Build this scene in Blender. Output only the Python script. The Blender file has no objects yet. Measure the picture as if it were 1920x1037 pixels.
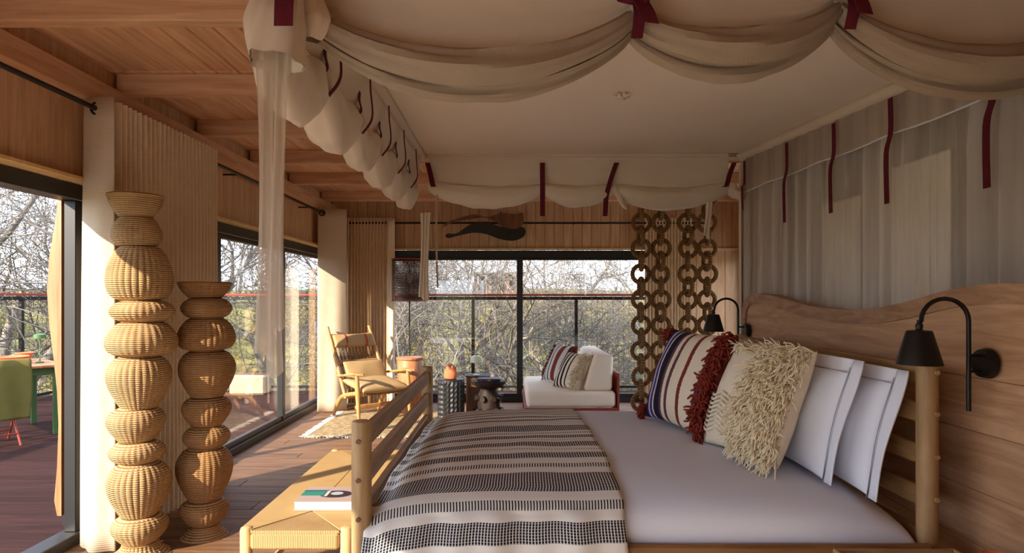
import bpy, bmesh, math, random
from mathutils import Vector, Matrix, noise
PI = math.pi
SC = bpy.context.scene
COL = SC.collection
# ------------------------------------------------------------------ camera, sky, sun, exposure
cam_d = bpy.data.cameras.new('camera'); cam = bpy.data.objects.new('camera', cam_d); COL.objects.link(cam)
cam.location = (0, 0, 1.45); cam.rotation_euler = (PI/2, 0, 0)
cam_d.sensor_width = 36; cam_d.lens = 36*1200/1920
cam_d.shift_x = 5/1920; cam_d.shift_y = 41.5/1920; cam_d.clip_end = 600
SC.camera = cam
SUN_DIR = Vector((1, 1.2, -0.68)).normalized()          # the way the light travels
sun_d = bpy.data.lights.new('sun', 'SUN'); sun_d.energy = 1.02; sun_d.angle = math.radians(0.7); sun_d.color = (1, .87, .70)
sun = bpy.data.objects.new('sun', sun_d); COL.objects.link(sun)
sun.rotation_euler = SUN_DIR.to_track_quat('-Z', 'Y').to_euler(); sun.location = (-12, -12, 12)
SC.view_settings.view_transform = 'Standard'; SC.view_settings.look = 'None'
SC.view_settings.gamma = 1; SC.view_settings.use_curve_mapping = False
SC.view_settings.exposure = 3.6
SC.cycles.use_denoising = True
SC.cycles.max_bounces = 10; SC.cycles.diffuse_bounces = 6; SC.cycles.transparent_max_bounces = 24
W = bpy.data.worlds.new('world'); SC.world = W; W.use_nodes = True
def build_world():
    nt = W.node_tree; N = nt.nodes; L = nt.links
    for n in list(N): N.remove(n)
    out = N.new('ShaderNodeOutputWorld'); bg = N.new('ShaderNodeBackground'); L.new(bg.outputs[0], out.inputs[0])
    tc = N.new('ShaderNodeTexCoord'); sep = N.new('ShaderNodeSeparateXYZ'); L.new(tc.outputs['Generated'], sep.inputs[0])
    r = N.new('ShaderNodeValToRGB'); L.new(sep.outputs[2], r.inputs[0])
    e = r.color_ramp.elements; e[0].position = 0.0; e[0].color = (.60, .66, .76, 1); e[1].position = .8; e[1].color = (.26, .38, .62, 1)
    m = e.new(.18); m.color = (.48, .57, .73, 1)
    mp = N.new('ShaderNodeMapping'); mp.inputs['Scale'].default_value = (1.4, 1.4, 5); L.new(tc.outputs['Generated'], mp.inputs[0])
    nz = N.new('ShaderNodeTexNoise'); nz.inputs['Scale'].default_value = 1.7; nz.inputs['Detail'].default_value = 6; L.new(mp.outputs[0], nz.inputs['Vector'])
    cr = N.new('ShaderNodeValToRGB'); cr.color_ramp.elements[0].position = .42; cr.color_ramp.elements[1].position = .68; L.new(nz.outputs[0], cr.inputs[0])
    mx = N.new('ShaderNodeMix'); mx.data_type = 'RGBA'; L.new(cr.outputs[0], mx.inputs[0]); L.new(r.outputs[0], mx.inputs[6]); mx.inputs[7].default_value = (.64, .66, .73, 1)
    L.new(mx.outputs[2], bg.inputs[0]); bg.inputs[1].default_value = .53
build_world()
# ------------------------------------------------------------------ helpers
def P(px, py, d):                                       # a point of the photograph at distance d from the lens plane
    return Vector(((px-955)/1200*d, d, 1.45-(py-560)/1200*d))
def srgb(r, g, b):
    f = lambda c: (c/255)/12.92 if c/255 <= .04045 else ((c/255+.055)/1.055)**2.4
    return (f(r), f(g), f(b), 1)
class MB:
    def __init__(s): s.v = []; s.f = []; s.uv = []
    def add(s, vs, fs, uv=None):
        o = len(s.v); s.v += [tuple(p) for p in vs]; s.f += [tuple(i+o for i in f) for f in fs]
        s.uv += list(uv) if uv else [(0, 0)]*len(vs)
        return s
    def box(s, c, d, ch=0.0, M=None):                   # box, chamfered when ch > 0
        hx, hy, hz = d[0]/2, d[1]/2, d[2]/2; vs = []; fs = []
        if ch <= 0:
            vs = [(sx*hx, sy*hy, sz*hz) for sx in (-1, 1) for sy in (-1, 1) for sz in (-1, 1)]
            fs = [(0, 1, 3, 2), (4, 6, 7, 5), (0, 4, 5, 1), (2, 3, 7, 6), (0, 2, 6, 4), (1, 5, 7, 3)]
        else:
            ch = min(ch, hx*.98, hy*.98, hz*.98); idx = {}
            for sx in (-1, 1):
                for sy in (-1, 1):
                    for sz in (-1, 1):
                        for a in range(3):
                            p = [sx*(hx-ch), sy*(hy-ch), sz*(hz-ch)]; p[a] += (sx, sy, sz)[a]*ch
                            idx[(sx, sy, sz, a)] = len(vs); vs.append(tuple(p))
            def q(sx, sy, sz, a): return idx[(sx, sy, sz, a)]
            for a in range(3):
                b, c2 = (a+1) % 3, (a+2) % 3
                for sg in (-1, 1):
                    f = []
                    for (p1, p2) in ((-1, -1), (1, -1), (1, 1), (-1, 1)):
                        t = [0, 0, 0]; t[a] = sg; t[b] = p1; t[c2] = p2; f.append(q(*t, a))
                    fs.append(tuple(f) if sg > 0 else tuple(reversed(f)))
                for p1 in (-1, 1):
                    for p2 in (-1, 1):
                        t0 = [0]*3; t1 = [0]*3; t0[a] = -1; t1[a] = 1
                        for t in (t0, t1): t[b] = p1; t[c2] = p2
                        f = (q(*t0, b), q(*t1, b), q(*t1, c2), q(*t0, c2))
                        fs.append(f if p1*p2 > 0 else tuple(reversed(f)))
            for sx in (-1, 1):
                for sy in (-1, 1):
                    for sz in (-1, 1):
                        f = tuple(q(sx, sy, sz, a) for a in range(3)); fs.append(f if sx*sy*sz > 0 else tuple(reversed(f)))
        c = Vector(c)
        vs = [(M @ Vector(p) if M else Vector(p))+c for p in vs]
        return s.add(vs, fs)
    def beam(s, p0, p1, w, h, ch=0.0, up=(0, 0, 1)):    # box from p0 to p1
        p0 = Vector(p0); p1 = Vector(p1); d = p1-p0; x = d.normalized(); u = Vector(up)
        y = u.cross(x)
        if y.length < 1e-4: y = Vector((0, 1, 0)).cross(x)
        y.normalize(); z = x.cross(y)
        M = Matrix((x, y, z)).transposed()
        return s.box((p0+p1)/2, (d.length, w, h), ch, M)
    def tube(s, pts, rad, n=8, closed=False, cap=True, prof=None, flat=1.0):
        pts = [Vector(p) for p in pts]; m = len(pts); vs = []; fs = []; uv = []
        if not hasattr(rad, '__len__'): rad = [rad]*m
        prev = None; L = 0
        for i, p in enumerate(pts):
            t = (pts[(i+1) % m]-pts[i-1]) if closed else (pts[min(i+1, m-1)]-pts[max(i-1, 0)])
            if t.length < 1e-9: t = Vector((0, 0, 1))
            t.normalize()
            if prev is None:
                a = Vector((0, 0, 1)) if abs(t.z) < .9 else Vector((1, 0, 0)); side = t.cross(a).normalized()
            else:
                side = (prev-t*prev.dot(t)).normalized()
            prev = side; up = side.cross(t)
            if i: L += (pts[i]-pts[i-1]).length
            for k in range(n):
                th = 2*PI*k/n; r = rad[i]*(prof(th, i/(m-1 if m > 1 else 1)) if prof else 1)
                vs.append(p+side*(math.cos(th)*r*flat)+up*(math.sin(th)*r)); uv.append((k/n, L))
        e = m if closed else m-1
        for i in range(e):
            j = (i+1) % m
            for k in range(n):
                k2 = (k+1) % n; fs.append((i*n+k, i*n+k2, j*n+k2, j*n+k))
        if cap and not closed:
            fs.append(tuple(range(n-1, -1, -1))); fs.append(tuple((m-1)*n+k for k in range(n)))
        return s.add(vs, fs, uv)
    def lathe(s, prof, n=24, c=(0, 0, 0), rib=None, cap=True):   # prof [(r, z)]
        vs = []; fs = []; uv = []; m = len(prof)
        for i, (r, z) in enumerate(prof):
            for k in range(n):
                th = 2*PI*k/n; q = r*(rib(th, i/(m-1)) if rib else 1)
                vs.append((c[0]+q*math.cos(th), c[1]+q*math.sin(th), c[2]+z)); uv.append((k/n, z))
        for i in range(m-1):
            for k in range(n):
                k2 = (k+1) % n; fs.append((i*n+k, i*n+k2, (i+1)*n+k2, (i+1)*n+k))
        if cap:
            if prof[0][0] > 1e-5: fs.append(tuple(range(n-1, -1, -1)))
            if prof[-1][0] > 1e-5: fs.append(tuple((m-1)*n+k for k in range(n)))
        return s.add(vs, fs, uv)
    def grid(s, fn, nu, nv, uvf=None):
        vs = []; uv = []; fs = []
        for j in range(nv+1):
            for i in range(nu+1):
                u, v = i/nu, j/nv; vs.append(fn(u, v)); uv.append(uvf(u, v) if uvf else (u, v))
        for j in range(nv):
            for i in range(nu):
                a = j*(nu+1)+i; fs.append((a, a+1, a+nu+2, a+nu+1))
        return s.add(vs, fs, uv)
    def prism(s, poly, o, ax, ay, th):                  # polygon in the plane (ax, ay) at o, thickened along ax x ay
        o = Vector(o); ax = Vector(ax); ay = Vector(ay); nn = ax.cross(ay).normalized()*th
        b = [o+ax*p[0]+ay*p[1] for p in poly]; n = len(b)
        vs = b+[p+nn for p in b]; fs = [tuple(range(n-1, -1, -1)), tuple(range(n, 2*n))]
        fs += [(i, (i+1) % n, n+(i+1) % n, n+i) for i in range(n)]
        return s.add(vs, fs)
    def ribbon(s, pts, wdir, w, th=.004):               # a flat band along pts
        pts = [Vector(p) for p in pts]; wd = Vector(wdir).normalized()*w/2; m = len(pts); vs = []; fs = []
        for i, p in enumerate(pts):
            t = (pts[min(i+1, m-1)]-pts[max(i-1, 0)]).normalized(); nn = t.cross(wd).normalized()*th/2
            vs += [p-wd-nn, p+wd-nn, p+wd+nn, p-wd+nn]
        for i in range(m-1):
            for k in range(4): fs.append((i*4+k, i*4+(k+1) % 4, i*4+4+(k+1) % 4, i*4+4+k))
        fs += [(3, 2, 1, 0), tuple((m-1)*4+k for k in range(4))]
        return s.add(vs, fs)
    def mesh(s, name, mat, smooth=40):
        me = bpy.data.meshes.new(name); me.from_pydata(s.v, [], s.f)
        if any(u != (0, 0) for u in s.uv):
            ul = me.uv_layers.new(name='UVMap'); li = [0]*len(me.loops); me.loops.foreach_get('vertex_index', li)
            flat = [c for i in li for c in s.uv[i]]; ul.data.foreach_set('uv', flat)
        me.materials.append(mat)
        if smooth:
            me.shade_smooth()
            if smooth < 180: me.set_sharp_from_angle(angle=math.radians(smooth))
        return me
    def build(s, name, mat, parent=None, world=False, smooth=40, loc=None):
        me = s.mesh(name, mat, smooth)
        if world and parent is not None:
            o = wloc(parent); me.transform(Matrix.Translation(-o))
        return link(name, me, parent, loc)
def wloc(o):
    v = Vector((0, 0, 0))
    while o is not None: v += o.location; o = o.parent
    return v
def link(name, me, parent=None, loc=None, rot=None):
    ob = bpy.data.objects.new(name, me); COL.objects.link(ob)
    if parent is not None: ob.parent = parent
    if loc is not None: ob.location = loc
    if rot is not None: ob.rotation_euler = rot
    return ob
def tag(o, label=None, cat=None, group=None, kind=None):
    if label: o['label'] = label
    if cat: o['category'] = cat
    if group: o['group'] = group
    if kind: o['kind'] = kind
    return o
def thing(name, label, cat, loc=(0, 0, 0), rot=(0, 0, 0), group=None):
    o = bpy.data.objects.new(name, None); COL.objects.link(o); o.empty_display_size = .1
    o.location = loc; o.rotation_euler = rot
    return tag(o, label, cat, group)
def struct(name, loc=(0, 0, 0)):
    o = bpy.data.objects.new(name, None); COL.objects.link(o); o.location = loc; o['kind'] = 'structure'; return o
def copy_tree(o, parent=None):
    c = o.copy(); COL.objects.link(c); c.parent = parent
    for ch in list(o.children): copy_tree(ch, c)
    return c
def smoothcurve(pts, n):                                # Catmull-Rom through pts
    pts = [Vector(p) for p in pts]; out = []; m = len(pts)
    for i in range(m-1):
        p0, p1, p2, p3 = pts[max(i-1, 0)], pts[i], pts[i+1], pts[min(i+2, m-1)]
        for k in range(n):
            t = k/n; out.append(.5*((2*p1)+(p2-p0)*t+(2*p0-5*p1+4*p2-p3)*t*t+(3*p1-p0-3*p2+p3)*t**3))
    out.append(pts[-1]); return out
# ------------------------------------------------------------------ materials
def newmat(name):
    m = bpy.data.materials.new(name); m.use_nodes = True; nt = m.node_tree
    return m, nt.nodes, nt.links, nt.nodes['Principled BSDF']
def setp(b, rough=.6, spec=.35, metal=0, sheen=0):
    b.inputs['Roughness'].default_value = rough; b.inputs['Specular IOR Level'].default_value = spec
    b.inputs['Metallic'].default_value = metal
    if sheen: b.inputs['Sheen Weight'].default_value = sheen
def plain(name, c, rough=.6, spec=.35, metal=0, var=.08, scale=6, bump=0, bscale=60, sheen=0, coords='Object'):
    m, N, L, b = newmat(name); setp(b, rough, spec, metal, sheen)
    tc = N.new('ShaderNodeTexCoord'); nz = N.new('ShaderNodeTexNoise'); nz.inputs['Scale'].default_value = scale; nz.inputs['Detail'].default_value = 4
    L.new(tc.outputs[coords], nz.inputs['Vector'])
    r = N.new('ShaderNodeValToRGB'); e = r.color_ramp.elements
    e[0].position = .3; e[1].position = .7
    e[0].color = tuple(x*(1-var) for x in c[:3])+(1,); e[1].color = tuple(min(1, x*(1+var)) for x in c[:3])+(1,)
    L.new(nz.outputs[0], r.inputs[0]); L.new(r.outputs[0], b.inputs['Base Color'])
    if bump:
        n2 = N.new('ShaderNodeTexNoise'); n2.inputs['Scale'].default_value = bscale; n2.inputs['Detail'].default_value = 3; L.new(tc.outputs[coords], n2.inputs['Vector'])
        bp = N.new('ShaderNodeBump'); bp.inputs['Strength'].default_value = bump; bp.inputs['Distance'].default_value = .01
        L.new(n2.outputs[0], bp.inputs['Height']); L.new(bp.outputs[0], b.inputs['Normal'])
    return m
def wood(name, c1, c2, grain=(1, 14, 14), scale=2.2, rough=.5, spec=.35, rnd=.14, bump=.12):
    m, N, L, b = newmat(name); setp(b, rough, spec)
    tc = N.new('ShaderNodeTexCoord'); oi = N.new('ShaderNodeObjectInfo')
    ml = N.new('ShaderNodeVectorMath'); ml.operation = 'MULTIPLY'; ml.inputs[1].default_value = grain; L.new(tc.outputs['Object'], ml.inputs[0])
    mu = N.new('ShaderNodeMath'); mu.operation = 'MULTIPLY'; mu.inputs[1].default_value = 47; L.new(oi.outputs['Random'], mu.inputs[0])
    ad = N.new('ShaderNodeVectorMath'); ad.operation = 'ADD'; L.new(ml.outputs[0], ad.inputs[0]); L.new(mu.outputs[0], ad.inputs[1])
    nz = N.new('ShaderNodeTexNoise'); nz.inputs['Scale'].default_value = scale; nz.inputs['Detail'].default_value = 7; nz.inputs['Roughness'].default_value = .62; nz.inputs['Distortion'].default_value = .7
    L.new(ad.outputs[0], nz.inputs['Vector'])
    r = N.new('ShaderNodeValToRGB'); e = r.color_ramp.elements; e[0].position = .32; e[1].position = .68; e[0].color = c1; e[1].color = c2
    L.new(nz.outputs[0], r.inputs[0])
    hs = N.new('ShaderNodeHueSaturation'); L.new(r.outputs[0], hs.inputs['Color'])
    mr = N.new('ShaderNodeMapRange'); mr.inputs[3].default_value = 1-rnd; mr.inputs[4].default_value = 1+rnd; L.new(oi.outputs['Random'], mr.inputs[0]); L.new(mr.outputs[0], hs.inputs['Value'])
    L.new(hs.outputs[0], b.inputs['Base Color'])
    bp = N.new('ShaderNodeBump'); bp.inputs['Strength'].default_value = bump; bp.inputs['Distance'].default_value = .005; L.new(nz.outputs[0], bp.inputs['Height']); L.new(bp.outputs[0], b.inputs['Normal'])
    return m
def weave(name, c, c2, axis, freq, rough=.8, bump=.5, use='Object', trans=0, dist=.004):    # cords or threads as fine waves along an axis
    m, N, L, b = newmat(name); setp(b, rough, .2)
    tc = N.new('ShaderNodeTexCoord'); wv = N.new('ShaderNodeTexWave'); wv.wave_type = 'BANDS'; wv.bands_direction = axis; wv.inputs['Scale'].default_value = freq
    wv.inputs['Distortion'].default_value = .6; wv.inputs['Detail'].default_value = 2; wv.inputs['Detail Scale'].default_value = 1.5
    L.new(tc.outputs[use], wv.inputs['Vector'])
    nz = N.new('ShaderNodeTexNoise'); nz.inputs['Scale'].default_value = 9; nz.inputs['Detail'].default_value = 4; L.new(tc.outputs['Object'], nz.inputs['Vector'])
    mx = N.new('ShaderNodeMath'); mx.operation = 'MULTIPLY_ADD'; mx.inputs[1].default_value = .5; L.new(wv.outputs['Fac'], mx.inputs[0])
    ms = N.new('ShaderNodeMath'); ms.operation = 'MULTIPLY'; ms.inputs[1].default_value = .6; L.new(nz.outputs[0], ms.inputs[0]); L.new(ms.outputs[0], mx.inputs[2])
    r = N.new('ShaderNodeValToRGB'); e = r.color_ramp.elements; e[0].position = .2; e[1].position = .7; e[0].color = c2; e[1].color = c
    L.new(mx.outputs[0], r.inputs[0]); L.new(r.outputs[0], b.inputs['Base Color'])
    bp = N.new('ShaderNodeBump'); bp.inputs['Strength'].default_value = bump; bp.inputs['Distance'].default_value = dist; L.new(wv.outputs['Fac'], bp.inputs['Height']); L.new(bp.outputs[0], b.inputs['Normal'])
    return m
def sheer(name, c, opacity, folds=0, transl=.5):        # gauze: partly open, partly diffuse, partly passing light
    m, N, L, b = newmat(name); N.remove(b); out = N['Material Output']
    d = N.new('ShaderNodeBsdfDiffuse'); d.inputs[0].default_value = c
    t = N.new('ShaderNodeBsdfTranslucent'); t.inputs[0].default_value = c
    m1 = N.new('ShaderNodeMixShader'); m1.inputs[0].default_value = transl; L.new(d.outputs[0], m1.inputs[1]); L.new(t.outputs[0], m1.inputs[2])
    tp = N.new('ShaderNodeBsdfTransparent'); m2 = N.new('ShaderNodeMixShader'); L.new(tp.outputs[0], m2.inputs[1]); L.new(m1.outputs[0], m2.inputs[2]); L.new(m2.outputs[0], out.inputs[0])
    if folds:
        tc = N.new('ShaderNodeTexCoord'); mp = N.new('ShaderNodeMapping'); mp.inputs['Scale'].default_value = (1, 1, .05); L.new(tc.outputs['Object'], mp.inputs[0])
        nz = N.new('ShaderNodeTexNoise'); nz.inputs['Scale'].default_value = folds; nz.inputs['Detail'].default_value = 5; L.new(mp.outputs[0], nz.inputs['Vector'])
        mr = N.new('ShaderNodeMapRange'); mr.inputs[1].default_value = .3; mr.inputs[2].default_value = .7; mr.inputs[3].default_value = opacity-.22; mr.inputs[4].default_value = min(1, opacity+.25); L.new(nz.outputs[0], mr.inputs[0]); L.new(mr.outputs[0], m2.inputs[0])
    else: m2.inputs[0].default_value = opacity
    return m
def glassmat(name, tint=(1, 1, 1, 1), gain=1.0):
    m, N, L, b = newmat(name); N.remove(b); out = N['Material Output']
    tp = N.new('ShaderNodeBsdfTransparent'); tp.inputs[0].default_value = tint
    g = N.new('ShaderNodeBsdfGlossy'); g.inputs['Roughness'].default_value = .0
    g.inputs['Color'].default_value = (.9, .93, .95, 1)
    ge = N.new('ShaderNodeNewGeometry'); dt = N.new('ShaderNodeVectorMath'); dt.operation = 'DOT_PRODUCT'; L.new(ge.outputs['Incoming'], dt.inputs[0]); L.new(ge.outputs['Normal'], dt.inputs[1])
    def mth(op, a, c=0):
        n = N.new('ShaderNodeMath'); n.operation = op
        for i, q in enumerate((a, c)):
            if hasattr(q, 'is_output'): L.new(q, n.inputs[i])
            else: n.inputs[i].default_value = q
        return n.outputs[0]
    sch = mth('POWER', mth('SUBTRACT', 1, mth('MINIMUM', 1, mth('ABSOLUTE', dt.outputs['Value']))), 5)   # reflection rises at grazing angles, alike on both faces of the pane
    fac = mth('ADD', .035, mth('MULTIPLY', sch, .9))
    mx = N.new('ShaderNodeMixShader'); L.new(fac, mx.inputs[0]); L.new(tp.outputs[0], mx.inputs[1]); L.new(g.outputs[0], mx.inputs[2]); L.new(mx.outputs[0], out.inputs[0])
    return m
M = {}
M['floor'] = wood('floor_oak', srgb(104, 74, 52), srgb(148, 110, 78), (1, 12, 12), 2.0, .55, .2, .13)
M['ceil'] = wood('ceiling_pine', srgb(194, 142, 104), srgb(222, 178, 138), (10, .8, 10), 2.0, .6, .25, .10)
M['beam'] = wood('beam_pine', srgb(188, 140, 104), srgb(216, 174, 136), (.9, 12, 12), 2.0, .6, .25, .06)
M['fascia'] = wood('fascia_pine', srgb(182, 140, 102), srgb(210, 172, 132), (12, 12, .9), 2.0, .6, .25, .07)
M['oak'] = wood('headboard_oak', srgb(164, 122, 88), srgb(204, 164, 126), (9, .9, 9), 2.2, .5, .3, .08)
M['oakband'] = wood('headboard_band_oak', srgb(136, 100, 74), srgb(182, 142, 108), (5, 1.6, 7), 3.0, .5, .3, .05)
M['bed'] = wood('bed_oak', srgb(150, 118, 78), srgb(186, 152, 108), (9, 9, 1), 2.4, .5, .3, .06)
M['bedrail'] = wood('bed_rail_oak', srgb(140, 106, 68), srgb(176, 138, 94), (2, 1, 10), 2.4, .5, .3, .06)
M['chairwood'] = wood('chair_oak', srgb(168, 116, 64), srgb(200, 150, 92), (6, 6, 1.5), 3, .42, .4, .05)
M['benchwood'] = wood('bench_ash', srgb(196, 158, 104), srgb(216, 182, 130), (8, 8, 1), 3, .45, .35, .04)
M['reddeck'] = wood('deck_boards', srgb(42, 25, 22), srgb(64, 39, 33), (1, 14, 14), 2.2, .8, .08, .2)
M['cedar'] = wood('cedar', srgb(150, 96, 60), srgb(190, 132, 88), (9, 9, .7), 2.5, .45, .4, .05)
M['black'] = plain('black_steel', srgb(26, 24, 23), .45, .4, 0, .1)
M['frame'] = plain('window_aluminium', srgb(46, 45, 44), .4, .5, .3, .06)
M['lampblack'] = plain('lamp_bronze_black', srgb(30, 26, 24), .38, .5, .4, .1)
M['glass'] = glassmat('glass')
M['cloth'] = plain('canopy_cotton', srgb(214, 198, 176), .9, .1, 0, .04, 3, .12, 240, .2)
M['clothfine'] = plain('canopy_lining', srgb(236, 222, 204), .9, .1, 0, .03, 1.5, .05, 200)
M['tie'] = plain('maroon_ribbon', srgb(92, 28, 40), .85, .15, 0, .15, 30, .1, 200)
M['rolled'] = plain('shaded_rolled_net', srgb(158, 140, 120), .9, .1, 0, .06, 5, .2, 160)  # greyer netting, darkened so the colour carries the front rolls' shade
M['gauze'] = sheer('gauze', srgb(244, 239, 232), .48, 7)
M['gauze2'] = sheer('gauze_top_band', srgb(216, 200, 184), .8, 9)
M['net'] = sheer('net', srgb(226, 214, 198), .72, 12)
M['curtain'] = weave('curtain_linen', srgb(238, 220, 192), srgb(216, 194, 162), 'Z', 30, .9, .25)
M['curtainflap'] = weave('curtain_woven', srgb(206, 190, 166), srgb(190, 172, 146), 'Z', 26, .9, .2)
M['sheet'] = plain('white_cotton', srgb(218, 222, 234), .85, .15, 0, .015, 3, .03, 300)
M['white'] = plain('white_percale', srgb(222, 226, 236), .8, .2, 0, .015, 3, .03, 300)
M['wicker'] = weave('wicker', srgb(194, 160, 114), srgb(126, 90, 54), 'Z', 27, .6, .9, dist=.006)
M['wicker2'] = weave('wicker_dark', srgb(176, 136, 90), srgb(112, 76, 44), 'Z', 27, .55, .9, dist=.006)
M['cordx'] = weave('paper_cord_long', srgb(190, 158, 108), srgb(172, 138, 88), 'Y', 42, .75, .35)
M['cordy'] = weave('paper_cord_end', srgb(186, 154, 106), srgb(148, 114, 72), 'X', 42, .75, .6)
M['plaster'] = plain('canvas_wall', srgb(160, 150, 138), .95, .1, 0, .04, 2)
M['cream'] = plain('cream_panel', srgb(250, 244, 228), .95, .1, 0, .03, 2)
M['yarn'] = plain('cream_yarn', srgb(236, 222, 192), .95, .1, 0, .06, 20)
M['yarnbase'] = plain('cream_wool', srgb(226, 214, 192), .95, .1, 0, .05, 12, .2, 160)
M['redyarn'] = plain('rust_yarn', srgb(132, 54, 42), .95, .1, 0, .15, 20)
M['rope'] = weave('rope_wrap', srgb(142, 108, 68), srgb(94, 68, 40), 'Y', 14, .85, .6, 'UV')
M['sofa'] = plain('sofa_canvas', srgb(244, 230, 208), .9, .15, 0, .02, 4, .06, 260)
M['redmetal'] = plain('red_oxide_steel', srgb(146, 58, 42), .55, .35, 0, .06)
M['terra'] = plain('terracotta', srgb(206, 118, 78), .7, .25, 0, .07, 9)
M['green'] = plain('green_paint', srgb(74, 108, 62), .5, .35, 0, .06)
M['sage'] = plain('sage_enamel', srgb(214, 216, 184), .4, .45, 0, .02)
M['darkwood'] = wood('dark_wood', srgb(34, 26, 22), srgb(62, 48, 40), (5, 5, 1), 3, .6, .25, .05)
M['brownwood'] = wood('brown_wood', srgb(88, 56, 36), srgb(128, 84, 56), (5, 5, 1), 3, .5, .35, .05)
M['blackcarve'] = plain('ebonised_wood', srgb(34, 33, 34), .45, .45, 0, .15, 12, .2, 60)
M['cushion'] = weave('tan_canvas', srgb(180, 150, 106), srgb(156, 126, 86), 'X', 120, .95, .15)
M['strap'] = plain('red_strap', srgb(170, 62, 38), .7, .2, 0, .08)
M['cord'] = plain('brown_cord', srgb(118, 90, 64), .85, .2, 0, .12, 30)
M['rug'] = plain('jute_rug', srgb(170, 146, 108), .95, .1, 0, .35, 16, .9, 90)
M['olive'] = plain('olive_blanket', srgb(104, 96, 50), .95, .1, 0, .08, 8, .1, 200)
M['paper'] = plain('paper_pages', srgb(220, 216, 206), .8, .2, 0, .02)
M['silver'] = plain('brushed_wood_light', srgb(196, 196, 190), .5, .3)
# ------------------------------------------------------------------ room shell
random.seed(3)
XL, YB, YF = -2.60, 9.0, -1.0            # glass line on the long side, far wall, wall behind the lens
HEAD, CEIL = 2.15, 2.87
def pieces(parent, name, size, mat, locs, ch=.003, rots=None):
    me = MB().box((0, 0, 0), size, ch).mesh(name, mat, 30); out = []
    for i, l in enumerate(locs): out.append(link(name, me, parent, Vector(l)-wloc(parent), rots[i] if rots else None))
    return out
floor = struct('floor')
MB().box((.35, 4.0, -.06), (6.1, 10.2, .06)).build('subfloor', M['black'], floor)
rows = []; y = YF+.09; k = 0
while y < 9.05:
    off = (k*0.77) % 2.0; x = -2.68-off
    while x < 3.3:
        x0, x1 = max(x, -2.66), min(x+2.0, 3.36)
        if x1-x0 > .05: rows.append((x0, x1, y))
        x += 2.0
    y += .18; k += 1
full = MB().box((0, 0, 0), (1.996, .177, .03), .002).mesh('plank', M['floor'], 30)
for x0, x1, y in rows:
    if abs((x1-x0)-2.0) < 1e-6: link('plank', full, floor, ((x0+x1)/2, y, -.015))
    else: MB().box((0, 0, 0), (x1-x0-.004, .177, .03), .002).build('plank', M['floor'], floor, loc=((x0+x1)/2, y, -.015), smooth=30)
ceiling = struct('ceiling')
pieces(ceiling, 'plank', (.1365, 5.07, .02), M['ceil'], [(-2.48+.142*i, yy, CEIL+.01) for i in range(42) for yy in (1.46, 6.54)], .006)
BY = [-.15, .9, 1.95, 3.02, 4.08, 5.12, 6.16, 7.26, 8.5]
bl = MB().box((0, 0, 0), (5.86, .085, .125), .004).mesh('beam', M['beam'], 30)
for yb in BY: link('beam', bl, ceiling, (.45, yb, CEIL-.0625))
roof = struct('roof'); MB().box((0.4, 4.1, 3.0), (6.3, 10.6, .18), .01).build('roof_slab', M['brownwood'], roof)
MB().box((.2, 4.05, 2.9), (6.3, 10.4, .03)).build('roof_lining', M['brownwood'], roof)
# long side with the sliding glass
wall_left = struct('wall_left')
pieces(wall_left, 'panel', (.03, .597, .72), M['fascia'], [(-2.52, -.7+.6*i, HEAD+.36) for i in range(17)], .003)
MB().box((-2.475, 4.0, 2.685), (.075, 10, .13), .004).build('long_beam', M['ceil'], wall_left)
MB().box((-2.50, 4.0, HEAD-.012), (.10, 10, .024), .003).build('lintel_trim', M['benchwood'], wall_left)
MB().box((-2.60, 4.0, 2.5), (.10, 10.0, .7)).build('wall_core', M['brownwood'], wall_left)
def glazing(name, y0, y1, mull, xs=XL, axis='y', wd=.06, slid=()):
    w = struct(name)
    def bx(n, a0, a1, z0, z1, off=0, th=.07):
        c = ((a0+a1)/2, (z0+z1)/2); s = (a1-a0, z1-z0)
        if axis == 'y': MB().box((xs+off, c[0], c[1]), (th, s[0], s[1]), .004).build(n, M['frame'], w)
        else: MB().box((c[0], xs+off, c[1]), (s[0], th, s[1]), .004).build(n, M['frame'], w)
    bx('head_frame', y0, y1, HEAD-.12, HEAD-.026, 0, .12); bx('track', y0, y1, .0, .07, 0, .12)
    bx('stile', y0, y0+wd, .07, HEAD-.12); bx('stile', y1-wd, y1, .07, HEAD-.12)
    ed = [y0+wd]
    for m0, m1 in mull: bx('mullion', m0, m1, .07, HEAD-.12); ed += [m0, m1]
    ed.append(y1-wd)
    for i in range(0, len(ed), 2):
        a0, a1 = ed[i], ed[i+1]
        if i//2 in slid: continue                       # this leaf stands open, slid along the outer track
        bx('bottom_rail', a0, a1, .07, .12, 0, .05); bx('top_rail', a0, a1, HEAD-.16, HEAD-.12, 0, .05)
        c = ((a0+a1)/2, (.12+HEAD-.16)/2); s = (a1-a0, HEAD-.28)
        g = MB()
        if axis == 'y': g.box((xs, c[0], c[1]), (.006, s[0], s[1]))
        else: g.box((c[0], xs, c[1]), (s[0], .006, s[1]))
        g.build('pane', M['glass'], w, smooth=0)
    return w
w1 = glazing('window_1', -.95, 3.97, [(-.05, .02), (1.72, 1.80), (3.785, 3.86)], slid=(2,))
for a in (3.90, 5.60): MB().box((XL-.075, a, 1.05), (.05, .07, 1.95), .004).build('leaf_stile', M['frame'], w1)
for z in (.10, 2.0): MB().box((XL-.075, 4.75, z), (.05, 1.63, .05), .004).build('leaf_rail', M['frame'], w1)
MB().box((XL-.075, 4.75, 1.05), (.006, 1.63, 1.85)).build('pane', M['glass'], w1, smooth=0)
MB().box((XL+.02, 3.93, 1.05), (.06, .06, 1.95), .004).build('stile', M['frame'], w1)
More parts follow.
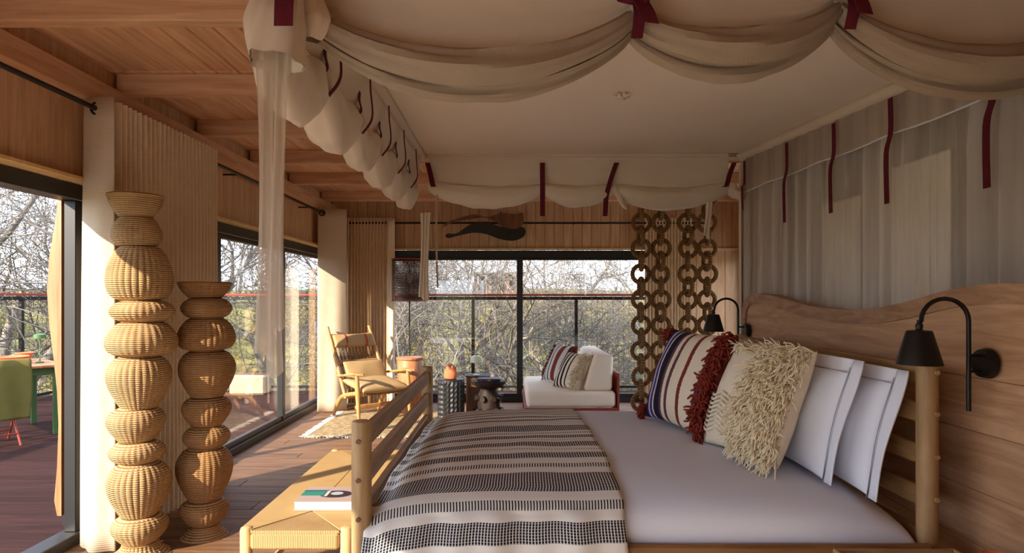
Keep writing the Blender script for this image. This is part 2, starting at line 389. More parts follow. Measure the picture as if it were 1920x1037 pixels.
# tall carved pull on the sliding leaf, a bowed wooden blade
prof = [(.02, 2.06), (.045, 1.9), (.085, 1.7), (.10, 1.5), (.085, 1.3), (.055, 1.1), (.03, .9), (.02, .7), (.03, .45), (.05, .25), (.03, .16), (0, .16), (0, 2.06)]
MB().prism([(p[0], p[1]) for p in prof], (XL-.06, 3.80, 0), (-.85, 0, 0), (0, 0, 1), .03).build('carved_pull', M['cedar'], w1)
w2 = glazing('window_2', 4.03, 8.90, [(5.62, 5.70), (7.25, 7.33)])
MB().box((XL+.045, 8.70, 1.05), (.012, .02, .16), .004).build('handle', M['silver'], w2)
# far wall
wall_back = struct('wall_back')
pieces(wall_back, 'board', (.128, .03, .72), M['fascia'], [(-2.45+.131*i, YB-.02, HEAD+.36) for i in range(44)], .004)
MB().box((.35, YB-.035, HEAD-.005), (5.8, .06, .03), .003).build('lintel_trim', M['benchwood'], wall_back)
MB().box((.35, YB+.05, 2.5), (6.1, .1, .72)).build('wall_core', M['brownwood'], wall_back)
MB().box((-2.50, YB, 1.08), (.2, .12, 2.14)).build('corner_post', M['fascia'], wall_back)
pieces(wall_back, 'board', (.196, .03, 2.14), M['fascia'], [(2.52+.2*i, YB-.02, 1.07) for i in range(5)], .004)
MB().box((2.95, YB+.05, 1.07), (1.1, .1, 2.14)).build('pier', M['brownwood'], wall_back)
glazing('window_3', -2.40, 2.42, [(.105, .19)], YB, 'x')
# wall behind the lens, with added glazing, and the side wall past the bed
wall_front = struct('wall_front')
MB().box((.35, YF, 2.5), (6.1, .1, .72)).build('wall_core', M['fascia'], wall_front)
glazing('added_window_4', -2.54, -.7, [], YF, 'x')  # unseen window, put in to brighten the near end of the room
MB().box((.78, YF, 1.08), (2.9, .1, 2.16)).build('wall_infill', M['fascia'], wall_front)
terrace = struct('terrace')  # unseen pale paving, added to bounce sunlight indoors
pieces(terrace, 'bounce_paver', (.796, .796, .05), plain('pale_bounce_paving', srgb(214, 206, 192), .9, .2, 0, .06, 3), [(-6.4+.8*i, -1.55-.8*j, -.045) for i in range(17) for j in range(6)], .006)
wall_right = struct('wall_right')
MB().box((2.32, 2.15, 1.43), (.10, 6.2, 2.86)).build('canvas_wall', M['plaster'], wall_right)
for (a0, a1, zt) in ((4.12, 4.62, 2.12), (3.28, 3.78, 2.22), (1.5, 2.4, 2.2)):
    MB().box((2.262, (a0+a1)/2, zt/2), (.014, a1-a0, zt), .004).build('pale_panel', M['cream'], wall_right)  # paler upright panels on the wall behind the gauze
MB().box((2.19, 5.40, 1.43), (.42, .12, 2.86), .005).build('end_post', M['fascia'], wall_right)
wall_lounge = struct('wall_lounge')
MB().box((3.27, 7.15, 2.5), (.1, 3.7, .72)).build('wall_core', M['fascia'], wall_lounge)
MB().box((2.80, 5.30, 1.43), (.9, .1, 2.86)).build('return_wall', M['fascia'], wall_lounge)
glazing('added_window_5', 5.35, 8.94, [(7.1, 7.17)], 3.26)  # unseen glazing, added to let fill light into the lounge end
pieces(terrace, 'bounce_paver', (.796, .796, .05), bpy.data.materials['pale_bounce_paving'], [(3.9+.8*i, 4.6+.8*j, -.045) for i in range(5) for j in range(8)], .006)  # more added paving for bounced light, outside the lounge glazing
# ------------------------------------------------------------------ deck, railings, land and sky line
deck = struct('deck')
pieces(deck, 'plank', (4.28, .138, .03), M['reddeck'], [(-4.81, -1.05+.1435*i, -.035) for i in range(79)], .004)
pieces(deck, 'plank', (6.2, .138, .03), M['reddeck'], [(.45, 9.15+.1435*i, -.035) for i in range(8)], .004)
def railing(name, label, p0, p1, posts, wires):
    t = thing(name, label, 'railing', p0); d = (Vector(p1)-Vector(p0)); n = d.normalized(); a = Vector(p0)
    def pt(s, z): return a+n*s+Vector((0, 0, z))
    Ln = d.length
    MB().beam(pt(0, 1.53), pt(Ln, 1.53), .09, .035, .006).build('top_rail', M['redmetal'], t, world=True)
    MB().beam(pt(0, 1.475), pt(Ln, 1.475), .03, .05, .003).build('under_rail', M['black'], t, world=True)
    MB().beam(pt(0, .06), pt(Ln, .06), .03, .04, .003).build('bottom_rail', M['black'], t, world=True)
    pm = MB().box((0, 0, .73), (.05, .05, 1.5), .003).mesh('post', M['black'], 30)
    for s in posts: link('post', pm, t, n*s)
    wm = MB().tube([(0, 0, .06), (0, 0, 1.46)], .0018, 5).mesh('wire', M['frame'])
    bm_ = MB().box((0, 0, 1.475), (.012, .034, .012), .002) if abs(n.x) > .5 else MB().box((0, 0, 1.475), (.034, .012, .012), .002)
    bm_ = bm_.mesh('rivet', M['silver'], 30)
    s = .06; i = 0
    while s < Ln and i < 150:
        link('wire', wm, t, n*s)
        if i % 2 == 0: link('rivet', bm_, t, n*s)
        s += wires; i += 1
    return t
railing('deck_railing', 'red-topped steel railing with vertical wires beyond the far window', (-6.9, 10.25, -.02), (3.5, 10.25, -.02), [6.32+1.65*k for k in range(-3, 3)]+[.03], .085)
railing('deck_railing', 'red-topped railing along the outer edge of the terrace beside the table', (-6.9, 2.0, -.02), (-6.9, 10.15, -.02), [.03, 1.6, 3.2, 4.8, 7.05], .085)
GND = MB()
def hgt(x, y):
    r = math.hypot(x, y-3); t = max(0, min(1, (r-13)/75)); t = t*t*(3-2*t)
    return -3.2+5.6*t+.5*noise.noise(Vector((x*.06, y*.06, 0)))*(r/50)
GND.grid(lambda u, v: ((u-.5)*260, -70+v*240, hgt((u-.5)*260, -70+v*240)), 90, 90)
def groundmat():
    m, N, L, b = newmat('bushveld_ground'); setp(b, .95, .1)
    tc = N.new('ShaderNodeTexCoord'); nz = N.new('ShaderNodeTexNoise'); nz.inputs['Scale'].default_value = .8; nz.inputs['Detail'].default_value = 10; nz.inputs['Roughness'].default_value = .7
    L.new(tc.outputs['Object'], nz.inputs['Vector']); r = N.new('ShaderNodeValToRGB'); e = r.color_ramp.elements
    e[0].position = .35; e[0].color = srgb(86, 78, 46); e[1].position = .66; e[1].color = srgb(140, 124, 76); a = e.new(.5); a.color = srgb(112, 104, 56)
    L.new(nz.outputs[0], r.inputs[0]); L.new(r.outputs[0], b.inputs['Base Color']); return m
g = GND.build('ground', groundmat(), smooth=180); g['kind'] = 'structure'
# trees
def gen_tree(seed, H=5.0, gnarl=.35, levels=4, r0=.13):
    rng = random.Random(seed); trunk = MB(); twig = MB()
    RM = 2.7
    def grow(p, d, ln, r, lv):
        n = 6 if lv < 2 else 4; pts = [p]; q = p.copy(); dd = d.copy()
        for i in range(n):
            dd = (dd+Vector((rng.gauss(0, gnarl), rng.gauss(0, gnarl), rng.gauss(.02, gnarl*.8)))*.55).normalized()
            if math.hypot(q.x, q.y) > RM*.8: dd = (dd-Vector((q.x, q.y, 0)).normalized()*.5).normalized()
            if q.z > H*.86: dd = (dd-Vector((0, 0, .5))).normalized()
            q = q+dd*ln/n; pts.append(q.copy())
        rad = [r*(1-.62*i/n) for i in range(n+1)]
        (trunk if lv < 2 else twig).tube(pts, rad, 7 if lv < 2 else (5 if lv == 2 else 3), cap=False)
        if lv >= levels: return
        kids = (5, 6, 5, 4)[lv]
        for k in range(kids):
            t = .3+.7*(k+rng.random())/kids; i = min(n-1, int(t*n)); b = pts[i].lerp(pts[i+1], t*n-i)
            ax = (pts[i+1]-pts[i]).normalized(); o = Vector((rng.gauss(0, 1), rng.gauss(0, 1), rng.gauss(0, .8))); o = (o-ax*o.dot(ax)).normalized()
            ang = rng.uniform(.5, 1.15); nd = (ax*math.cos(ang)+o*math.sin(ang)).normalized()
            grow(b, nd, ln*rng.uniform(.5, .78), max(.0075, rad[i]*rng.uniform(.45, .66)), lv+1)
    for s in range(rng.choice((2, 3))):
        grow(Vector((rng.uniform(-.2, .2), rng.uniform(-.2, .2), 0)), Vector((rng.gauss(0, .35), rng.gauss(0, .35), 1)).normalized(), H*rng.uniform(.5, .7), r0*rng.uniform(.8, 1.1), 0)
    return trunk, twig
M['bark'] = plain('pale_bark', srgb(128, 121, 112), .9, .15, 0, .3, 3, .3, 30)
M['twig'] = plain('pale_twig', srgb(132, 124, 113), .9, .15, 0, .3, 3)
tm = []
for i, sd in enumerate((11, 23, 37, 58)):
    a, b = gen_tree(sd, 7.6, .34, 4, .15); tm.append((a.mesh('trunk', M['bark'], 180), b.mesh('twigs', M['twig'], 180)))
TREES = [  # x, y, turn, scale, mesh, label
    (-1.5, 13.9, .4, 1.0, 0, 'bare pale tree with gnarled limbs just behind the far railing'),
    (0.5, 14.6, 2.1, 1.0, 1, 'bare whitish tree spreading behind the mullion of the far window'),
    (2.3, 13.8, 4.0, .80, 2, 'bare pale tree behind the daybed end of the far window'),
    (-4.3, 13.6, 2.7, 1.05, 2, 'bare tree with tangled limbs behind the open railing beyond the glass doors'), (-7.2, 14.0, 0.9, 1.2, 3, None),
    (-9.6, 10.2, 1.9, 1.25, 1, 'bare tree with dark forked limbs beyond the terrace railing'), (-12.0, 13.8, 3.0, 1.3, 2, None), (-9.0, 18.5, 5.8, 1.3, 3, None),
    (-4.8, 19.0, 3.9, 1.1, 1, None), (1.6, 20.5, .3, .9, 2, None), (-1.4, 20.0, 2.9, 1.0, 3, None), (4.8, 16.2, 1.0, .8, 1, None)]
for x, y, a, s, k, lb in TREES:
    t = thing('bare_tree', lb or 'leafless pale tree standing among the scrub further down the slope', 'tree', (x, y, hgt(x, y)-.1), (0, 0, a), 'bare trees around the terrace')
    link('trunk', tm[k][0], t); w = link('twigs', tm[k][1], t); w['kind'] = 'stuff'; t.scale = (s, s, s)
# scrub
def foliage(seed, n, leaf):
    rng = random.Random(seed); m = MB()
    blobs = [(rng.gauss(0, .38), rng.gauss(0, .38), rng.uniform(.25, .85), rng.uniform(.28, .5)) for _ in range(9)]
    for _ in range(n):
        bx, by, bz, br = rng.choice(blobs); d = Vector((rng.gauss(0, 1), rng.gauss(0, 1), rng.gauss(0, 1))).normalized()*br*rng.uniform(.55, 1.05)
        c = Vector((bx, by, bz))+d; c.z = max(.02, c.z)
        a = Vector((rng.gauss(0, 1), rng.gauss(0, 1), rng.gauss(0, 1))).normalized(); b = a.orthogonal().normalized()*leaf*.3; a = a*leaf*rng.uniform(.6, 1.2)
        m.add([c-a*.5, c+b, c+a*.5, c-b], [(0, 1, 2, 3)])
    return m
LEAF = [plain('leaf_olive', srgb(104, 102, 44), .8, .2, 0, .3, 4), plain('leaf_straw', srgb(150, 128, 58), .85, .15, 0, .25, 4), plain('leaf_green', srgb(70, 82, 40), .8, .2, 0, .3, 4)]
LN = ['olive green', 'straw yellow', 'deep green']
fm = [[foliage(100+i*7+k, 1700, .075).mesh('foliage', LEAF[i], 0) for k in range(2)] for i in range(3)]
stem = MB()
for k in range(6):
    a = k*1.05; stem.tube([(0, 0, -.1), (.12*math.cos(a), .12*math.sin(a), .3), (.34*math.cos(a+.3), .34*math.sin(a+.3), .8)], [.025, .018, .008], 5)
stm = stem.mesh('stems', M['bark'])
rng = random.Random(5); SH = []
for i in range(600):
    if len(SH) >= 120: break
    n_ = len(SH)
    if n_ < 42: y = rng.uniform(12.4, 22); x = rng.uniform(-9, 4.5)*(y/14)
    elif n_ < 58: x = rng.uniform(-15, -8.6); y = rng.uniform(5.5, 13)
    else: y = rng.uniform(22, 58); x = y*rng.uniform(-.85, .42)
    k = rng.choices((0, 1, 2), (.4, .42, .18))[0]; s = rng.uniform(.9, 1.9)*(1+max(0, y-25)/45); sz = rng.uniform(.75, 1.1)
    if any(math.hypot(x-q[0], y-q[1]) < .42*(s+q[2]) for q in SH): continue
    SH.append((x, y, s))
    t = thing('shrub', LN[k]+' leafy shrub on the slope beyond the deck', 'shrub', (x, y, hgt(x, y)-.05), (0, 0, rng.uniform(0, 6.28)), LN[k]+' shrubs on the slope'); t.scale = (s, s, s*sz)
    link('foliage', fm[k][i % 2], t)['kind'] = 'stuff'; link('stems', stm, t)
# a far lodge half hidden by the branches
lg = thing('lodge', 'far timber lodge with flat grey roof seen through the branches', 'building', (-.7, 42, hgt(-.7, 42)))
zb = 1.9-lg.location.z
MB().box((0, 0, zb+1.15), (3.4, 2.4, .16), .02).build('roof', M['frame'], lg)
MB().box((0, .3, zb+.45), (2.6, 1.6, 1.3), .02).build('wall', M['cedar'], lg)
MB().box((0, 0, zb-.25), (3.6, 2.6, .14), .02).build('platform', M['brownwood'], lg)
for sx in (-1.5, 1.5):
    for sy in (-1, 1): MB().tube([(sx, sy, 0), (sx, sy, zb+1.1)], .07, 6).build('post', M['brownwood'], lg)
for k in range(4): MB().box((-.9+.6*k, -.52, zb+.5), (.42, .03, .8), .01).build('window', M['black'], lg)
# ------------------------------------------------------------------ bed canopy
ZC = 2.62
cl, cr0, cr1, cf, cb = -.72, 1.92, 2.12, 2.16, 5.27    # left side, right side far and near, front and back lines
def rx(y): return cr0+(cr1-cr0)*(cb-y)/(cb-cf)
def rz(y): return 2.60-.11*(cb-y)/(cb-cf)
can = thing('bed_canopy', 'draped beige cotton bed canopy with rolled swags and maroon ties', 'canopy', (.6, 3.7, 2.6))
def part(mb, name, mat, parent=can, smooth=60, kind=None):
    o = mb.build(name, mat, parent, world=True, smooth=smooth)
    if kind: o['kind'] = kind
    return o
def ctop(u, v):
    y = cf+(cb-cf)*v; x = cl+(rx(y)-cl)*u; zr = ZC+(rz(y)+.03-ZC)*u
    return (x, y, zr+.02-.06*math.sin(PI*u)*math.sin(PI*v)*.6+.05*math.exp(-(((x-.63)/.25)**2+((y-3.58)/.25)**2))*.4)
part(MB().grid(ctop, 40, 40), 'ceiling_cloth', M['clothfine'], smooth=180)
kn = MB()
for k in range(5):
    a = k*1.3; kn.tube([(.63, 3.58, 2.62), (.63+.03*math.cos(a), 3.58+.03*math.sin(a), 2.575), (.63+.05*math.cos(a+.4), 3.58+.05*math.sin(a+.4), 2.585)], [.012, .014, .004], 6)
part(kn, 'cloth_knot', M['cloth'])
part(MB().tube([(cl, cf-.04, ZC), (cl, cb+.02, ZC)], .032, 14), 'rail_sleeve', M['cloth'])
part(MB().tube([(rx(cf)-.01, cf-.04, rz(cf)+.02), (cr0-.01, cb+.02, rz(cb)+.02)], .036, 14), 'rail_sleeve', M['cloth'])
part(MB().tube([(cl, cb, ZC-.01), (cr0, cb, 2.60)], .018, 12), 'rail_sleeve', M['cloth'])
part(MB().tube([(cl, cf, ZC), (rx(cf), cf, rz(cf)+.03)], .028, 12), 'rail_sleeve', M['cloth'])
def hang(s, seed=0): return noise.noise(Vector((s*3.1, seed*7.7, 1.3)))
def swag(p0, p1, sag, r0, r1, seed, tall=1.0, ns=44, nn=26, folds=5, amp=.13, power=.7, lean=0.0):
    p0 = Vector(p0); p1 = Vector(p1); rg = random.Random(seed); ph = rg.uniform(0, 6.28); m = MB(); vs = []; fs = []
    d = (p1-p0); hx = Vector((d.x, d.y, 0)).normalized(); nrm = Vector((-hx.y, hx.x, 0))
    for i in range(ns+1):
        t = i/ns; c = p0.lerp(p1, t)-Vector((0, 0, sag*(4*t*(1-t))**.85)); c += nrm*lean*math.sin(PI*t)
        r = r0+(r1-r0)*max(0, math.sin(PI*t))**power
        r *= 1+.10*noise.noise(Vector((t*5, seed*3.3, .5)))
        sl = -sag*4*(1-2*t)/max(d.length, .01); tg = (hx+Vector((0, 0, sl))).normalized(); up = (Vector((0, 0, 1))-tg*tg.z).normalized()
        for k in range(nn):
            th = 2*PI*k/nn; q = r*(1+amp*math.cos(folds*th+ph+2.2*math.sin(t*3+ph))+.45*amp*math.cos((2*folds+1)*th-ph+1.5*math.sin(t*5))+.10*noise.noise(Vector((math.cos(th)*1.5, math.sin(th)*1.5+seed, t*9))))
            vs.append(c+nrm*q*math.cos(th)+up*q*math.sin(th)*tall)
    for i in range(ns):
        for k in range(nn):
            k2 = (k+1) % nn; fs.append((i*nn+k, (i+1)*nn+k, (i+1)*nn+k2, i*nn+k2))
    fs += [tuple(range(nn)), tuple(ns*nn+k for k in range(nn-1, -1, -1))]
    return m.add(vs, fs)
# front: flat drop above each roll, rolls between knots
FX = [-.70, .414, 1.11, 2.08]; FZ = [2.43, 2.40, 2.43, 2.44]; SG = [.20, .13, .21]
for i in range(3):
    x0, x1 = FX[i], FX[i+1]; z0, z1 = FZ[i], FZ[i+1]; sg = SG[i]
    def drop(u, v, x0=x0, x1=x1, z0=z0, z1=z1, sg=sg, i=i):
        x = x0+(x1-x0)*u; zt = ZC+(rz(cf)+.03-ZC)*(x-cl)/(rx(cf)-cl); zb = z0+(z1-z0)*u-sg*(4*u*(1-u))**.85+.01
        e = min(u, 1-u); rip = .018*math.sin(26*v+9*e)*math.exp(-e*7)*v
        return (x, cf+.035+.03*v*math.sin(PI*u)+rip+.006*noise.noise(Vector((x*6, v*4, i))), zt+(zb-zt)*v)
    part(MB().grid(drop, 40, 18), 'valance', M['cloth'], smooth=180)
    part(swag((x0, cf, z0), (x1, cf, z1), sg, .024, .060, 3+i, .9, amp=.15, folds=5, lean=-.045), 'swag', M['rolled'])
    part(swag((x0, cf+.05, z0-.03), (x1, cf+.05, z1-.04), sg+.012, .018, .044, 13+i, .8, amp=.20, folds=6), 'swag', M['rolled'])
# back: drop and crescents
BX = [-.66, .27, .843, 1.80]; BZ = [2.385, 2.36, 2.355, 2.37]; BG = [.10, .075, .10]
for i in range(3):
    x0, x1 = BX[i], BX[i+1]
    def dropb(u, v, x0=x0, x1=x1, i=i):
        x = x0+(x1-x0)*u; zt = ZC+.022; zb = BZ[i]+(BZ[i+1]-BZ[i])*u-BG[i]*math.sin(PI*u)*.8; e = min(u, 1-u)
        return (x, cb-.012-.02*v*math.sin(PI*u)+.008*noise.noise(Vector((x*7, v*3, i+4)))+.014*math.sin(20*v+8*e)*math.exp(-e*6)*v, zt+(zb-zt)*v)
    part(MB().grid(dropb, 40, 14), 'valance', M['cloth'], smooth=180)
    part(swag((x0, cb-.03, BZ[i]), (x1, cb-.03, BZ[i+1]), BG[i], .024, .072, 30+i, 1.25, amp=.06, folds=3, power=.55), 'swag', M['cloth'])
part(swag((.86, cb-.05, 2.36), (.95, cb-.06, 2.20), 0.02, .02, .04, 41, 1.0, ns=14), 'loose_end', M['cloth'])
part(swag((1.80, cb-.05, 2.36), (1.90, cb-.07, 2.31), 0.02, .035, .055, 42, 1.0, ns=14), 'loose_end', M['cloth'])
# left: strip and bag-like rolls between the ribbons
LY = [2.14, 2.62, 3.22, 3.72, 4.25, 4.80, 5.24]
def strip(u, v):
    y = cf+(cb-cf)*u; return (cl-.012+.006*noise.noise(Vector((y*3, v*2, 9)))-.055*v*v, y, ZC-.02-.19*v)
part(MB().grid(strip, 60, 8), 'valance', M['cloth'], smooth=180)
LR = [.125, .125, .10, .105, .10, .10]
for i in range(6):
    y0, y1 = LY[i], LY[i+1]; r = LR[i]
    part(swag((cl-.07, y0+.01, 2.39), (cl-.07, y1-.01, 2.37), .125, .045, r*.74, 50+i, 1.45, amp=.07, folds=4, power=.5, ns=30, lean=.03), 'swag', M['cloth'])
# ties
def tie(pts, wd, w=.028, name='tie'): return part(MB().ribbon(smoothcurve(pts, 5), wd, w), name, M['tie'])
for y in LY[1:6]:
    tie([(cl-.022, y, ZC-.03), (cl-.035, y, 2.46), (cl-.03, y-.01, 2.38), (cl-.15, y-.01, 2.31), (cl-.16, y-.02, 2.20)], (0, 1, 0), .034)
    tie([(cl+.02, y, ZC-.05), (cl+.022, y, 2.50), (cl+.03, y, 2.36), (cl-.02, y, 2.28)], (0, 1, 0), .026)
for i, (x, dx) in enumerate(((-.645, .04), (.27, 0), (.843, -.055), (1.80, -.06))):
    tie([(x-dx*.6+.0, cb-.045, ZC-.06), (x, cb-.05, 2.47), (x+dx*.6, cb-.075, 2.37), (x+dx, cb-.07, 2.28 if i in (1, 2) else 2.36)]+([(x+dx-.01*(i == 2), cb-.07, 2.12)] if i in (1, 2) else []), (1, 0, 0), .040)
for (y, zt, zb) in ((5.12, 2.52, 2.16), (4.44, 2.50, 1.98), (3.87, 2.48, 1.97), (3.35, 2.47, 1.95), (2.70, 2.45, 1.92)):
    x = rx(y)-.05; tie([(x, y, zt+.03), (x-.004, y-.01, zt-.15), (x-.012, y+.015, (zt+zb)/2), (x-.006, y+.02, zb)], (0, 1, 0), .040)
def knot(x, z):
    m = MB()
    m.tube([(x-.05, cf-.03, z+.03), (x-.015, cf-.07, z+.02), (x+.02, cf-.075, z+.01), (x+.045, cf-.03, z+.03)], [.012, .028, .028, .012], 10)
    part(m, 'tie_knot', M['tie'])
    tie([(x+.0, cf-.075, z+.02), (x+.025, cf-.09, z-.03), (x+.045, cf-.085, z-.075)], (1, .3, 0), .06)
    tie([(x+.005, cf-.07, z+.01), (x+.008, cf-.085, z-.05), (x+.002, cf-.07, z-.12)], (1, 0, 0), .038)
    tie([(x, cf-.03, ZC-.02), (x, cf-.045, z+.1), (x, cf-.05, z+.02)], (1, 0, 0), .05)
knot(.414, 2.42); knot(1.11, 2.45)
# front left corner: gathered sleeves, ribbon and hanging tails
def sleeve(pts, rad, seed, mat=M['cloth'], flat=1.0, name='gathered_corner'):
    pr = lambda th, t: 1+.10*math.cos(5*th+seed+2*t)+.05*math.cos(9*th-seed*2)
    c = smoothcurve(pts, 8); n = len(c); rr = []
    for i in range(n):
        s = i/(n-1)*(len(rad)-1); k = min(len(rad)-2, int(s)); rr.append(rad[k]+(rad[k+1]-rad[k])*(s-k))
    inner = [max(.004, r-.006) for r in rr]
    return part(MB().tube(c, rr, 28, cap=False, prof=pr, flat=flat).tube(c, inner, 28, cap=False, prof=pr, flat=flat), name, mat, smooth=180)
sleeve([(-.68, 2.10, 2.62), (-.70, 2.05, 2.45), (-.715, 2.00, 2.31), (-.722, 1.98, 2.18)], [.045, .040, .075, .082], 1.0)
sleeve([(-.74, 2.16, 2.62), (-.775, 2.10, 2.46), (-.80, 2.06, 2.33), (-.79, 2.05, 2.20)], [.04, .045, .05, .03], 2.2)
sleeve([(-.68, 2.12, 2.50), (-.66, 2.10, 2.42), (-.645, 2.10, 2.36), (-.65, 2.10, 2.30)], [.03, .05, .055, .03], 3.1)
tie([(-.655, 1.99, 2.62), (-.655, 1.95, 2.48), (-.66, 1.885, 2.36), (-.662, 1.875, 2.25)], (1, 0, 0), .055)
tie([(-.755, 2.02, 2.60), (-.765, 2.0, 2.45), (-.77, 2.0, 2.40)], (1, 0, 0), .02)
def tail(x, y, z0, z1, w, seed, mat=M['net'], nf=1.5):
    def f(u, v):
        ww = w*(1-.2*math.sin(PI*v)); return (x+(u-.5)*ww+.010*math.sin(3*v+seed), y+.010*math.sin(u*PI*2*nf+seed+v*1.5)+.01*v, z0+(z1-z0)*v+.015*math.sin(u*4+seed)*v)
    part(MB().grid(f, 24, 24), 'net_tail', mat, smooth=180)
tail(-.795, 2.06, 2.27, 1.26, .062, .5); tail(-.735, 2.04, 2.25, 1.36, .05, 2.0); tail(-.765, 2.085, 2.25, 1.20, .05, 3.0)
tail(-.71, 5.23, 2.15, 1.45, .055, 1.0, M['cloth']); tail(-.67, 5.20, 2.15, 1.44, .05, 2.4, M['cloth']); tail(-.585, 5.22, 2.33, 1.55, .018, 3.4, M['cloth'], 1)
tail(1.62, 5.22, 2.25, 1.95, .05, 1.4, M['cloth'])
# gauze on the headboard side with its denser top band
def gz(u, v):
    y = cf-.05+(cb-cf+.07)*u; a = .018*math.sin(y*34+1.2*math.sin(y*7))+.014*math.sin(y*71+1)
    x = rx(y)+.02+a*min(1, v*3+.15); z1 = 1.20; return (x, y, rz(y)+(z1-rz(y))*v)
part(MB().grid(gz, 420, 14), 'gauze_panel', M['gauze'], smooth=180)
def hemz(y): return 2.325-.012*abs(math.sin(y*4.6))
def gb(u, v):
    y = cf-.05+(cb-cf+.05)*u; return (rx(y)-.015+.006*math.sin(y*40), y, rz(y)+(hemz(y)-rz(y))*v)
part(MB().grid(gb, 200, 6), 'gauze_band', M['gauze2'], smooth=180)
part(MB().tube([(rx(cf+(cb-cf)*k/60)-.017, cf+(cb-cf)*k/60, hemz(cf+(cb-cf)*k/60)) for k in range(61)], .005, 6), 'hem', M['white'])
def gend(u, v): return (1.90+.06*u, cb+.03-.03*math.sin(u*9), 2.55+(0.9-2.55)*v)
part(MB().grid(gend, 20, 8), 'gauze_panel', M['cloth'], smooth=180)
# ------------------------------------------------------------------ wavy headboard panel
hb = thing('headboard_panel', 'tall wavy-topped oak wall panel behind the bed', 'headboard', (1.85, 3.2, 0))
HP = [(5.0, 1.20), (4.98, 1.36), (4.90, 1.455), (4.75, 1.488), (4.5, 1.478), (4.2, 1.445), (3.85, 1.405), (3.5, 1.392), (3.2, 1.40), (2.9, 1.44), (2.65, 1.485), (2.42, 1.505), (2.2, 1.50), (2.0, 1.47), (1.8, 1.43), (1.5, 1.39), (1.2, 1.38), (.9, 1.40)]
hc = [p for p in smoothcurve([(0, a, b) for a, b in HP], 5)]
def hz(y):
    best = 1.4
    for a, b in zip(hc, hc[1:]):
        if min(a.y, b.y) <= y <= max(a.y, b.y) and abs(a.y-b.y) > 1e-6: best = max(a.z, b.z) if y > 4.9 else a.z+(b.z-a.z)*(y-a.y)/(b.y-a.y)
    return best
# boards one above the other, the top ones cut to the wave
bz = [0, .24, .49, .70, .93, 1.14, 1.53]
for i in range(6):
    poly = []
    if i < 5: poly = [(5.0 if bz[i+1] < 1.2 else 4.99, bz[i]+.001), (5.0, bz[i+1]-.001), (.9, bz[i+1]-.001), (.9, bz[i]+.001)]
    else:
        poly = [(5.0, bz[i]+.001)]+[(p.y, p.z-.004) for p in hc]+[(.9, bz[i]+.001)]
    MB().prism([(p[0], p[1]) for p in poly], (1.825, 0, 0), (0, 1, 0), (0, 0, 1), .045).build('board', M['oak'], hb, world=True, smooth=0)
band = MB(); vs = []; fs = []
for p, q in zip(hc, hc[1:]+[hc[-1]+(hc[-1]-hc[-2])]):
    t = (q-p).normalized(); n = Vector((0, -t.z, t.y)); n = n if True else n
    nn = Vector((0, t.z, -t.y)) if t.y < 0 else Vector((0, -t.z, t.y))
    inn = p-Vector((0, 0, .0))+(Vector((0, t.z, -t.y))*-.075)
    for (o, xx) in ((p, 1.812), (p, 1.875), (inn, 1.875), (inn, 1.812)): vs.append((xx, o.y, o.z))
m = len(hc)
for i in range(m-1):
    for k in range(4): fs.append((i*4+k, i*4+(k+1) % 4, i*4+4+(k+1) % 4, i*4+4+k))
fs += [(3, 2, 1, 0), tuple((m-1)*4+k for k in range(4))]
band.add(vs, fs).build('top_band', M['oakband'], hb, world=True, smooth=30)
# ------------------------------------------------------------------ bed
bed = thing('bed', 'low oak post bed with railed foot and slatted head', 'bed', (.53, 3.5, 0))
FXp, HXp, NY, FY = -.577, 1.632, 2.50, 4.50
def bpart(mb, name, mat, parent=bed, smooth=40): return mb.build(name, mat, parent, world=True, smooth=smooth)
def post(x, y, h):
    r = .039; p = bpart(MB().lathe([(r*.9, 0), (r, .02), (r, h-.012), (r*.9, h-.003), (r*.7, h)], 28, (x, y, 0)), 'post', M['bed'])
    return p
PEG = {}
for x, y, h, pz in ((FXp, NY, .975, (.90, .75, .60)), (FXp, FY, .975, ()), (HXp, NY, 1.20, (1.165, 1.005, .84, .675)), (HXp, FY, 1.20, ())):
    p = post(x, y, h)
    for z in pz:
        px_ = x+(-.004 if x < 0 else .012)
        mb = MB().tube([(px_, y-.034, z), (px_, y-.046, z)], .009, 12); mb.build('peg', M['brownwood'] if x < 0 else M['bed'], p, world=True)
for z in (.90, .75, .60): bpart(MB().box((FXp, 3.5, z), (.034, 1.95, .088), .006), 'foot_rail', M['bedrail'])
for z in (1.15, 1.0, .835, .67, .50): bpart(MB().box((HXp, 3.5, z), (.032, 1.95, .078), .006), 'head_slat', M['bedrail'])
for y in (2.452, 4.548): bpart(MB().box(((FXp+HXp)/2, y, .44), (HXp-FXp-.03, .034, .14), .01), 'side_rail', wood('bed_side_oak', srgb(110, 76, 46), srgb(150, 108, 70), (1, 10, 10), 2.4, .5, .3, .02))
bpart(MB().box(((FXp+HXp)/2, 3.5, .41), (HXp-FXp-.12, 1.98, .04)), 'slat_base', M['bedrail'])
